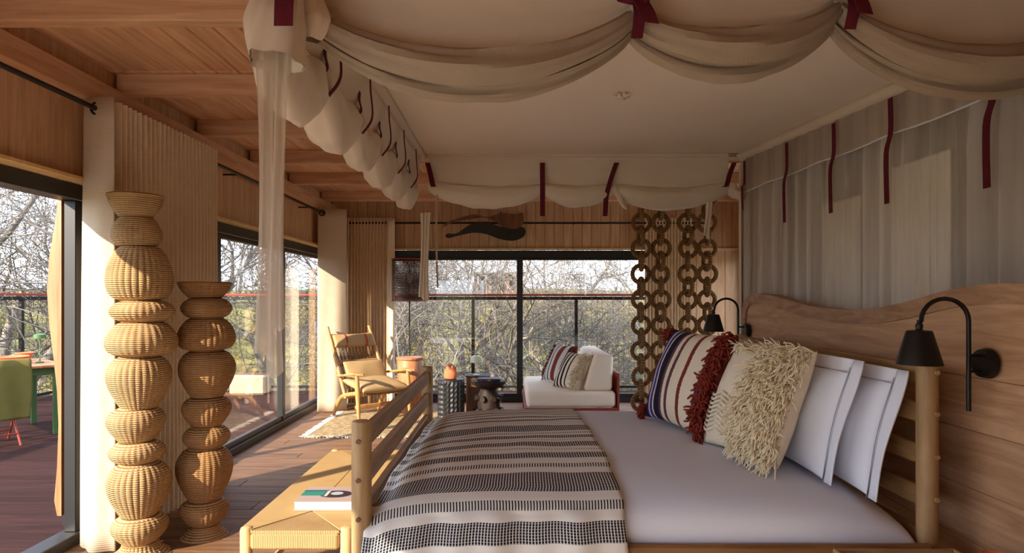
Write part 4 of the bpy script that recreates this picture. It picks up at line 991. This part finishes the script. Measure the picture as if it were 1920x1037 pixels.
# ------------------------------------------------------------------ lounge chair
ch = thing('lounge_chair', 'oak lounge chair with rope back and tan cushions by the window', 'chair', (-1.67, 7.80, .013), (0, 0, math.radians(42)))
cw = M['chairwood']
S_ = lambda a, b, t: Vector(a).lerp(Vector(b), t)
sb, stp = [None]*2, [None]*2
for i, sx in enumerate((-1, 1)):
    a, b = Vector((sx*.30, .10, .24)), Vector((sx*.29, .60, 1.08)); sb[i], stp[i] = a, b
    MB().tube([a, S_(a, b, .5), b], [.022, .023, .017], 12).build('back_stile', cw, ch)
    MB().tube(smoothcurve([(sx*.30, -.22, .335), (sx*.30, .12, .275), (sx*.305, .26, .20), (sx*.31, .40, .0)], 5), [.026]*11+[.027, .025, .022, .020, .018], 12).build('rear_leg', cw, ch)
    MB().tube([(sx*.345, -.30, 0), (sx*.345, -.27, .34), (sx*.345, -.25, .545)], [.016, .030, .022], 12).build('front_leg', cw, ch)
    m = MB(); 
    MB().beam((sx*.345, .24, .50), (sx*.345, -.22, .56), .030, .028, .01).build('arm', cw, ch)
    MB().prism([(-.035, .0), (.035, .0), (.045, -.10), (.04, -.20), (.0, -.235), (-.04, -.20), (-.045, -.10)], (sx*.345, -.16, .562), (1, 0, 0), (0, 1, 0), .018).build('arm_paddle', cw, ch)
    MB().beam((sx*.345, -.27, .33), (sx*.27, -.27, .33), .04, .05, .008).build('joint_block', cw, ch)
MB().beam((-.35, -.27, .33), (.35, -.27, .33), .035, .055, .01).build('seat_rail', cw, ch)
MB().beam((-.31, .12, .26), (.31, .12, .26), .03, .05, .01).build('seat_rail', cw, ch)
MB().beam((-.33, -.18, .17), (.33, -.18, .17), .028, .05, .01).build('stretcher', cw, ch)
p0, p1 = S_(sb[0], stp[0], .88), S_(sb[1], stp[1], .88); MB().tube(smoothcurve([p0, (p0+p1)/2+Vector((0, .02, -.02)), p1], 6), .018, 10).build('top_rail', cw, ch)
p0, p1 = S_(sb[0], stp[0], .50), S_(sb[1], stp[1], .50); MB().tube([p0, p1], .013, 10).build('cross_rail', cw, ch)
rp = MB()
for k in range(26):
    u = k/25; a = S_(S_(sb[0], sb[1], u), S_(stp[0], stp[1], u), .86); u2 = min(1, max(0, u+(.07 if k % 2 else -.07))); b = S_(S_(sb[0], sb[1], u2), S_(stp[0], stp[1], u2), .10)
    rp.tube([a, S_(a, b, .5)+Vector((0, .012, 0)), b], .0055, 6)
for k in range(6):
    s = .44+.025*k; a, b = S_(sb[0], stp[0], s), S_(sb[1], stp[1], s); rp.tube([a, b], .006, 6)
rp.build('rope_back', M['cord'], ch)
rs = MB()
for k in range(22): u = -.28+.56*k/21; rs.tube([(u, -.27, .355), (u, -.02, .31), (u, .12, .275)], .006, 6)
for k in range(22): u = -.28+.56*k/21; rs.tube([(u, -.295, .355), (u, -.297, .305)], .006, 6)
rs.build('rope_seat', M['cord'], ch)
def cush(name, w, h, t, loc, rot, mat=M['cushion'], n=20): return link(name, pillow_mesh(w, h, t, len(name), n, .03, .28).mesh(name, mat, 180), ch, loc, rot)
bt = math.atan2(.5, .84)
cush('seat_cushion', .60, .52, .13, (0, -.07, .405), (-PI/2+.16, 0, 0))
cush('back_cushion', .54, .30, .11, (0, .155, .535), (-bt, 0, 0))
hd = cush('head_cushion', .56, .17, .11, Vector((0, .455, .905)), (-bt, 0, 0))
for x in (-.13, .15):
    m = MB(); pts = []
    for k in range(21): a = 2*PI*k/20; pts.append(Vector((x, math.cos(a)*.062, math.sin(a)*.088)))
    m.ribbon(pts, (1, 0, 0), .02, .004).build('strap', M['strap'], hd)
# rug
rugt = thing('rug', 'shaggy jute rug with a ragged fringe under the lounge chair', 'rug', (-1.5, 7.45, 0))
rr = MB()
def rf(u, v):
    x = -2.13+1.35*u+.02*math.sin(v*19); y = 6.70+1.5*v+.02*math.sin(u*17); return (x+1.5, y-7.45, .008+.005*noise.noise(Vector((x*22, y*22, 0))))
rr.grid(rf, 60, 60); rr.box((.045, 0, .003), (1.30, 1.44, .005)); rr.build('pile', M['rug'], rugt, smooth=180)
rg = random.Random(3); fr_ = MB()
for k in range(330):
    s = rg.random()
    if k % 2: x, y, d = -2.12, 6.7+1.5*s, Vector((-1, rg.gauss(0, .5), 0))
    else: x, y, d = -2.13+1.35*s, 6.71, Vector((rg.gauss(0, .5), -1, 0))
    p = Vector((x+1.5, y-7.45, .008)); l = rg.uniform(.04, .09); fr_.tube([p, p+d*l*.5+Vector((rg.gauss(0, .01), rg.gauss(0, .01), .004)), p+d*l-Vector((0, 0, .003))], [.004, .004, .0025], 4)
fr_.build('fringe', M['yarnbase'], rugt)['kind'] = 'stuff'
fr2 = thing('bounce_rug', 'large pale rug added out of view to bounce light up to the canopy', 'rug', (-.1, .65, 0))  # unseen rug, added so its sunlit pile throws light upward
MB().grid(lambda u, v: ((u-.5)*4.2, (v-.5)*2.9, .012+.002*noise.noise(Vector((u*60, v*60, 0)))), 40, 30).box((0, 0, .005), (4.2, 2.9, .009)).build('pile', plain('pale_bounce_wool', srgb(206, 194, 176), .95, .1, 0, .05, 8, .5, 120), fr2, smooth=180)
MB().box((0, -1.46, .006), (4.2, .03, .011), .002).build('border', M['yarnbase'], fr2); MB().box((0, 1.46, .006), (4.2, .03, .011), .002).build('border', M['yarnbase'], fr2)
# ------------------------------------------------------------------ side table, floor lamp, stools
sd = thing('side_table', 'round cedar drum table behind the lounge chair', 'table', (-1.27, 8.16, 0))
MB().lathe([(.150, 0), (.158, .02), (.158, .66), (.152, .675)], 40).build('drum', M['cedar'], sd); MB().lathe([(.166, .675), (.17, .68), (.17, .70), (.164, .706), (0.001, .706)], 40).build('top', M['cedar'], sd)
fl = thing('floor_lamp', 'slim black floor lamp with a perforated drum shade', 'lamp', (-1.32, 8.47, 0))
MB().lathe([(.13, 0), (.13, .012), (.012, .02), (.011, .03)], 30).build('base', M['black'], fl); MB().tube([(0, 0, .02), (0, 0, 1.90)], .009, 10).build('pole', M['black'], fl)
def meshmat():
    m, N, L, b = newmat('perforated_rattan'); setp(b, .6, .3); b.inputs['Base Color'].default_value = srgb(70, 46, 34)
    uv = N.new('ShaderNodeUVMap'); sp = N.new('ShaderNodeSeparateXYZ'); L.new(uv.outputs[0], sp.inputs[0])
    def mth(op, a, c=0):
        n = N.new('ShaderNodeMath'); n.operation = op
        for i, q in enumerate((a, c)):
            if hasattr(q, 'is_output'): L.new(q, n.inputs[i])
            else: n.inputs[i].default_value = q
        return n.outputs[0]
    a = mth('LESS_THAN', mth('ABSOLUTE', mth('SUBTRACT', mth('FRACT', mth('MULTIPLY', sp.outputs[0], 72)), .5)), .31); c = mth('LESS_THAN', mth('ABSOLUTE', mth('SUBTRACT', mth('FRACT', mth('MULTIPLY', sp.outputs[1], 48)), .5)), .27)
    k = mth('MULTIPLY', a, c); tp = N.new('ShaderNodeBsdfTransparent'); mx = N.new('ShaderNodeMixShader'); L.new(k, mx.inputs[0]); L.new(b.outputs[0], mx.inputs[1]); L.new(tp.outputs[0], mx.inputs[2]); L.new(mx.outputs[0], N['Material Output'].inputs[0]); return m
sh = MB().lathe([(.232, 1.42), (.232, 1.97)], 64, cap=False).build('shade', meshmat(), fl)
for z in (1.42, 1.97): MB().tube([(.233*math.cos(a*PI/24), .233*math.sin(a*PI/24), z) for a in range(48)], .007, 8, closed=True).build('shade_ring', M['redmetal'], sh, world=False)
sp_ = MB()
for k in range(3): a = 2*PI*k/3; sp_.tube([(0, 0, 1.90), (.23*math.cos(a), .23*math.sin(a), 1.96)], .004, 6)
sp_.build('spider', M['black'], fl); MB().lathe([(.018, 1.80), (.035, 1.76), (.04, 1.72), (.03, 1.67), (0.001, 1.655)], 20).build('bulb', M['white'], fl)
# black faceted stool: chipped drum
bs = thing('carved_stool', 'black chip-carved drum stool with a terracotta jug on it', 'stool', (-.70, 7.70, 0))
m = MB(); vs = []; fs = []; NA, NZ = 40, 16
for j in range(NZ+1):
    for k in range(NA): a = 2*PI*(k+.5*(j % 2))/NA; r = .150+(.012 if k % 2 else 0)*(0 < j < NZ); vs.append((r*math.cos(a), r*math.sin(a), .475*j/NZ))
for j in range(NZ):
    for k in range(NA): k2 = (k+1) % NA; fs.append((j*NA+k, j*NA+k2, (j+1)*NA+k2, (j+1)*NA+k))
fs += [tuple(range(NA-1, -1, -1)), tuple(NZ*NA+k for k in range(NA))]
m.add(vs, fs).build('drum', M['blackcarve'], bs, smooth=0); MB().lathe([(.148, .475), (.155, .478), (.155, .486), (.145, .49), (.001, .488)], 40).build('top', M['blackcarve'], bs)
jg = thing('jug', 'small twin-necked terracotta jug on the black stool', 'jug', (-.705, 7.66, .489))
MB().lathe([(.055, 0), (.075, .01), (.082, .04), (.078, .09), (.06, .115), (.03, .125), (.001, .128)], 28).build('body', M['terra'], jg)
MB().lathe([(.04, .10), (.030, .13), (.026, .15), (.034, .168), (.028, .168), (.02, .15)], 20, (-.022, 0, 0), cap=False).build('neck', M['terra'], jg)
MB().lathe([(.03, .09), (.024, .115), (.022, .13), (.028, .142), (.022, .142), (.016, .13)], 20, (.046, 0, 0), cap=False).build('spout', M['terra'], jg)
MB().tube(smoothcurve([(-.015, 0, .16), (.01, -.01, .175), (.035, 0, .15), (.03, 0, .11)], 6), .008, 8).build('handle', M['terra'], jg)
blk = thing('block_stool', 'brown square block stool carrying a pale table lamp', 'stool', (-.40, 8.28, 0))
MB().box((0, 0, .225), (.30, .30, .45), .012).build('block', M['brownwood'], blk); MB().box((0, 0, .458), (.31, .31, .016), .004).build('top', M['darkwood'], blk)
ml = thing('table_lamp', 'pale sage mushroom table lamp on the brown block stool', 'lamp', (-.42, 8.22, .467))
MB().lathe([(.045, 0), (.045, .008), (.006, .014), (.005, .02)], 24).build('base', M['sage'], ml); MB().tube([(0, 0, .01), (0, 0, .2)], .005, 8).build('stem', M['sage'], ml)
MB().lathe([(.084, .165), (.086, .165), (.084, .20), (.070, .235), (.045, .252), (.012, .258), (.001, .258)], 32, cap=False).lathe([(.080, .167), (.078, .2), (.06, .235), (.001, .25)], 32, cap=False).build('shade', M['sage'], ml)
MB().lathe([(.010, .256), (.012, .262), (.008, .272), (.001, .273)], 12).build('knob', M['black'], ml)
kt = thing('knobbed_table', 'dark wood occasional table with a dished top and knobbed body', 'table', (-.255, 7.86, 0))
MB().lathe([(.14, .0), (.15, .03), (.135, .10), (.14, .2), (.125, .28), (.10, .33), (.10, .35)], 32).build('body', M['darkwood'], kt)
MB().lathe([(.10, .35), (.12, .355), (.20, .40), (.215, .425), (.212, .445), (.20, .448), (.001, .44)], 44).build('top', M['darkwood'], kt)
for z in (.085, .235):
    for k in range(8): a = 2*PI*(k+.5*(z > .1))/8; MB().tube([(.12*math.cos(a), .12*math.sin(a), z), (.185*math.cos(a), .185*math.sin(a), z)], [.038, .032], 14).build('knob', M['darkwood'], kt)
for i, (lb, z, c, rz_) in enumerate((('black book with a coloured spine on the knobbed table', .449, srgb(38, 34, 40), .04),)):
    b2 = thing('book', lb, 'book', (-.25, 7.80, z), (0, 0, rz_))
    MB().box((0, 0, .017), (.262, .20, .026), .001).build('pages', M['paper'], b2, smooth=0)
    for zz in (.002, .032): MB().box((0, 0, zz), (.27, .21, .004)).build('cover', plain('book_board', c, .5), b2, smooth=0)
    MB().box((0, -.104, .017), (.27, .004, .034)).build('spine', plain('book_spine', c, .5), b2, smooth=0)
    for x, cc in ((-.10, srgb(150, 60, 80)), (-.05, srgb(60, 70, 150)), (0, srgb(220, 140, 50))): MB().box((x, -.1065, .017), (.04, .001, .012)).build('spine_mark', plain('spine_print', cc, .6), b2, smooth=0)
# ------------------------------------------------------------------ daybed
db = thing('daybed', 'cream canvas daybed on a red steel frame by the far window', 'sofa', (.69, 7.85, 0))
def rbox(name, c, s, mat, r=.05, parent=db):
    m = MB().box(c, s); o = m.build(name, mat, parent, smooth=180); bv = o.modifiers.new('round', 'BEVEL'); bv.width = r; bv.segments = 5; return o
rbox('seat_mattress', (0, 0, .325), (1.0, 1.46, .185), M['sofa'], .05)
bm = MB().prism([(.14, 0), (.46, 0), (.475, .40), (.27, .40)], (0, .71, .42), (1, 0, 0), (0, 0, 1), 1.42)
o = bm.build('back_bolster', M['sofa'], db, smooth=180); bv = o.modifiers.new('round', 'BEVEL'); bv.width = .04; bv.segments = 4
for c, s in (((0, -.72, .205), (1.04, .03, .05)), ((0, .72, .205), (1.04, .03, .05)), ((-.505, 0, .205), (.03, 1.44, .05)), ((.515, 0, .205), (.03, 1.44, .05))): MB().box(c, s, .003).build('frame_bar', M['redmetal'], db)
MB().box((.525, 0, .40), (.022, 1.46, .44), .003).build('back_plate', M['redmetal'], db)
for sx in (-.49, .51):
    for sy in (-.70, .70): MB().box((sx, sy, .09), (.04, .04, .18), .003).build('leg', M['redmetal'], db)
bs1 = stripes('black_cream_stripes', [(.05, srgb(34, 32, 34)), (.12, WH), (.16, srgb(34, 32, 34)), (.23, WH), (.28, srgb(34, 32, 34)), (.34, WH), (.39, srgb(34, 32, 34)), (.44, WH), (.50, srgb(34, 32, 34)), (.53, WH)], WH)
bs2 = stripes('rust_grey_pattern', [(.06, RD), (.14, srgb(190, 184, 178)), (.24, srgb(40, 38, 46)), (.28, srgb(200, 192, 184)), (.36, srgb(40, 38, 46)), (.40, srgb(200, 192, 184)), (.48, RD), (.60, srgb(200, 192, 184)), (.72, srgb(40, 38, 46)), (.80, RD)], srgb(190, 184, 178))
t = thing('fringed_cushion', 'black and cream striped cushion with a long fringe on the daybed', 'cushion', group='cushions on the daybed')
pillow_mesh(.46, .46, .17, 4, 18).build('cover', bs1, t, smooth=180); yarns(.46, .46, .17, 420, lambda rg: (rg.uniform(.5, .99), rg.uniform(-.98, .98)), .06, .004, 12, 1.0, 4).build('fringe', M['yarn'], t, smooth=180)['kind'] = 'stuff'
t.location = lean_center(.62, 7.42, .42, .46, .55); t.rotation_euler = (-.55, 0, -PI/2+.60)
t = thing('woven_cushion', 'rust and grey woven cushion behind the fringed one on the daybed', 'cushion', group='cushions on the daybed')
pillow_mesh(.50, .50, .17, 6, 18).build('cover', bs2, t, smooth=180); yarns(.50, .50, .17, 160, lambda rg: (rg.choice((-1, 1))*rg.uniform(.93, .99), rg.uniform(-.98, .98)), .04, .004, 13, .7, 4).build('fringe', M['redyarn'], t, smooth=180)['kind'] = 'stuff'
t.location = lean_center(.52, 7.95, .42, .50, .45); t.rotation_euler = (-.45, 0, -PI/2+.45)
# ------------------------------------------------------------------ carved blades on the far fascia
def blade(label, mat, poly, x, z, yd):
    t = thing('wall_sculpture', label, 'wall art', (x, yd, z)); pts = smoothcurve([(a, 0, b) for a, b in poly], 6)[:-1]
    o = MB().prism([(p.x, p.z) for p in pts], (0, .02, 0), (1, 0, 0), (0, 0, 1), .04).build('blade', mat, t, smooth=30); bv = o.modifiers.new('round', 'BEVEL'); bv.width = .008; bv.segments = 2
    MB().tube([(.25, 0, 0), (.25, 8.965-yd, 0)], .012, 10).build('mounting_peg', M['black'], t)
q = 8.80/1200
top = [(-75, -28), (-62, -17), (-35, -8), (-15, -4), (10, -8), (35, -2), (62, -3), (75, -2), (75, -22), (60, -30), (40, -27), (20, -14), (0, -9), (-20, -12), (-50, -16), (-68, -24), (-75, -28)]
blade('brown carved wooden blade mounted above the far window', M['brownwood'], [(a*q, b*q) for a, b in top], (905-955)*q, 2.62, 8.70)
bot = [(-72, -14), (-68, -9), (-50, -8), (-25, 8), (5, 13), (30, 4), (60, 5), (76, 0), (74, -14), (55, -22), (30, -19), (5, -10), (-20, -7), (-50, -13), (-66, -17), (-72, -14)]
blade('black carved wooden blade mounted below the brown one', M['blackcarve'], [(a*q, b*q) for a, b in bot], (908-955)*q, 2.40, 8.72)
# ------------------------------------------------------------------ terrace furniture outside the near door
tb = thing('garden_table', 'green painted terrace table with a slatted timber top', 'table', (-5.25, 7.26, -.02))
ex = Vector((-.76, .65, 0)).normalized(); el = Vector((-.65, -.76, 0)).normalized(); tb.rotation_euler = (0, 0, math.atan2(el.y, el.x))
for k in range(7): MB().box((.78, -.45+.15*k, .745), (1.7, .142, .028), .004).build('slat', M['cedar'], tb)
for y in (-.44, .44): MB().box((.78, y, .69), (1.56, .03, .08), .004).build('apron', M['green'], tb)
for x in (.02, 1.54): MB().box((x, 0, .69), (.03, .88, .08), .004).build('apron', M['green'], tb)
for x in (.02, 1.54):
    for y in (-.44, .44): MB().box((x, y, .365), (.055, .055, .73), .005).build('leg', M['green'], tb)
def on_table(x, y): v = el*x+Vector((-el.y, el.x, 0))*y; return (tb.location.x+v.x, tb.location.y+v.y, .741)
bowlp = [(.001, 0), (.07, 0), (.08, .01), (.14, .075), (.15, .08), (.145, .085), (.13, .075), (.07, .02), (.001, .018)]
bme = MB().lathe(bowlp, 32).mesh('serving_bowl', M['terra'])
tag(link('serving_bowl', bme, None, on_table(.33, .10)), 'wide terracotta bowl on the terrace table beside the green lamp', 'bowl')
o = tag(link('serving_bowl', bme, None, on_table(.14, -.28)), 'smaller terracotta bowl at the corner of the terrace table', 'bowl'); o.scale = (.6, .6, 1.1)
tag(MB().lathe([(.001, 0), (.09, 0), (.15, .02), (.15, .026), (.08, .01), (.001, .008)], 32).build('plate', M['white'], None, loc=on_table(.72, .30)), 'pale dinner plate on the terrace table', 'plate')
gl = thing('lantern', 'small green table lantern on the terrace table', 'lamp', on_table(.10, .16))
MB().lathe([(.04, 0), (.04, .01), (.006, .02)], 20).build('base', M['green'], gl); MB().tube([(0, 0, .01), (0, 0, .30)], .006, 8).build('stem', M['green'], gl); MB().lathe([(.06, .27), (.062, .27), (.06, .31), (.02, .325), (.001, .325)], 24).build('shade', M['green'], gl)
def folding_chair(label, loc, rz_, blanket):
    t = thing('folding_chair', label, 'chair', loc, (0, 0, rz_), 'folding chairs on the terrace')
    for sx in (-.2, .2):
        MB().tube([(sx, -.24, 0), (sx, .10, .46), (sx*.96, .24, .82)], .011, 8).build('back_leg', M['redmetal'], t)
        MB().tube([(sx*.9, .26, 0), (sx*.9, -.20, .46)], .011, 8).build('front_leg', M['redmetal'], t)
    for k in range(5): MB().box((0, -.18+.085*k, .465), (.40, .075, .014), .003).build('seat_slat', M['redmetal'], t)
    MB().box((0, .215, .76), (.40, .016, .10), .004).build('back_slat', M['redmetal'], t); MB().tube(smoothcurve([(-.19, .235, .80), (-.12, .25, .845), (.12, .25, .845), (.19, .235, .80)], 5), .011, 8).build('top_bar', M['redmetal'], t)
    for y, z in ((-.17, .10), (.16, .11)): MB().tube([(-.19, y, z), (.19, y, z)], .008, 8).build('cross_bar', M['redmetal'], t)
    return t
f1 = folding_chair('red steel folding chair under the olive blanket', (-5.20, 6.42, -.02), math.radians(-128), True)
folding_chair('red steel folding chair on the far side of the terrace table', (-5.60, 8.35, -.02), math.radians(40), False)
bl = thing('blanket', 'olive green blanket draped over the terrace chair back', 'blanket', f1.location, f1.rotation_euler)
def bf(u, v):
    s = v*1.1-.5; z = .862-abs(s)*.98; y = .25+(.035 if s > 0 else -.06)+.05*s*(1 if s > 0 else .6); 
    if abs(s) < .06: z = .868-s*s*4; y = .25+s*.8
    return ((u-.5)*.50+.015*math.sin(v*7), y+.012*math.sin(u*13+v*3), z)
o = MB().grid(bf, 24, 40).build('cloth', M['olive'], bl, smooth=180); o.modifiers.new('thick', 'SOLIDIFY').thickness = .008
pl = thing('stone_planter', 'low pale stone trough at the deck edge by the railing', 'planter', (-4.0, 9.9, -.02))
MB().box((0, 0, .15), (.55, .3, .30), .03).build('trough', plain('pale_stone', srgb(178, 160, 134), .9, .2, 0, .15, 8, .4, 30), pl); MB().box((0, 0, .30), (.47, .22, .02), .004).build('soil', M['brownwood'], pl)
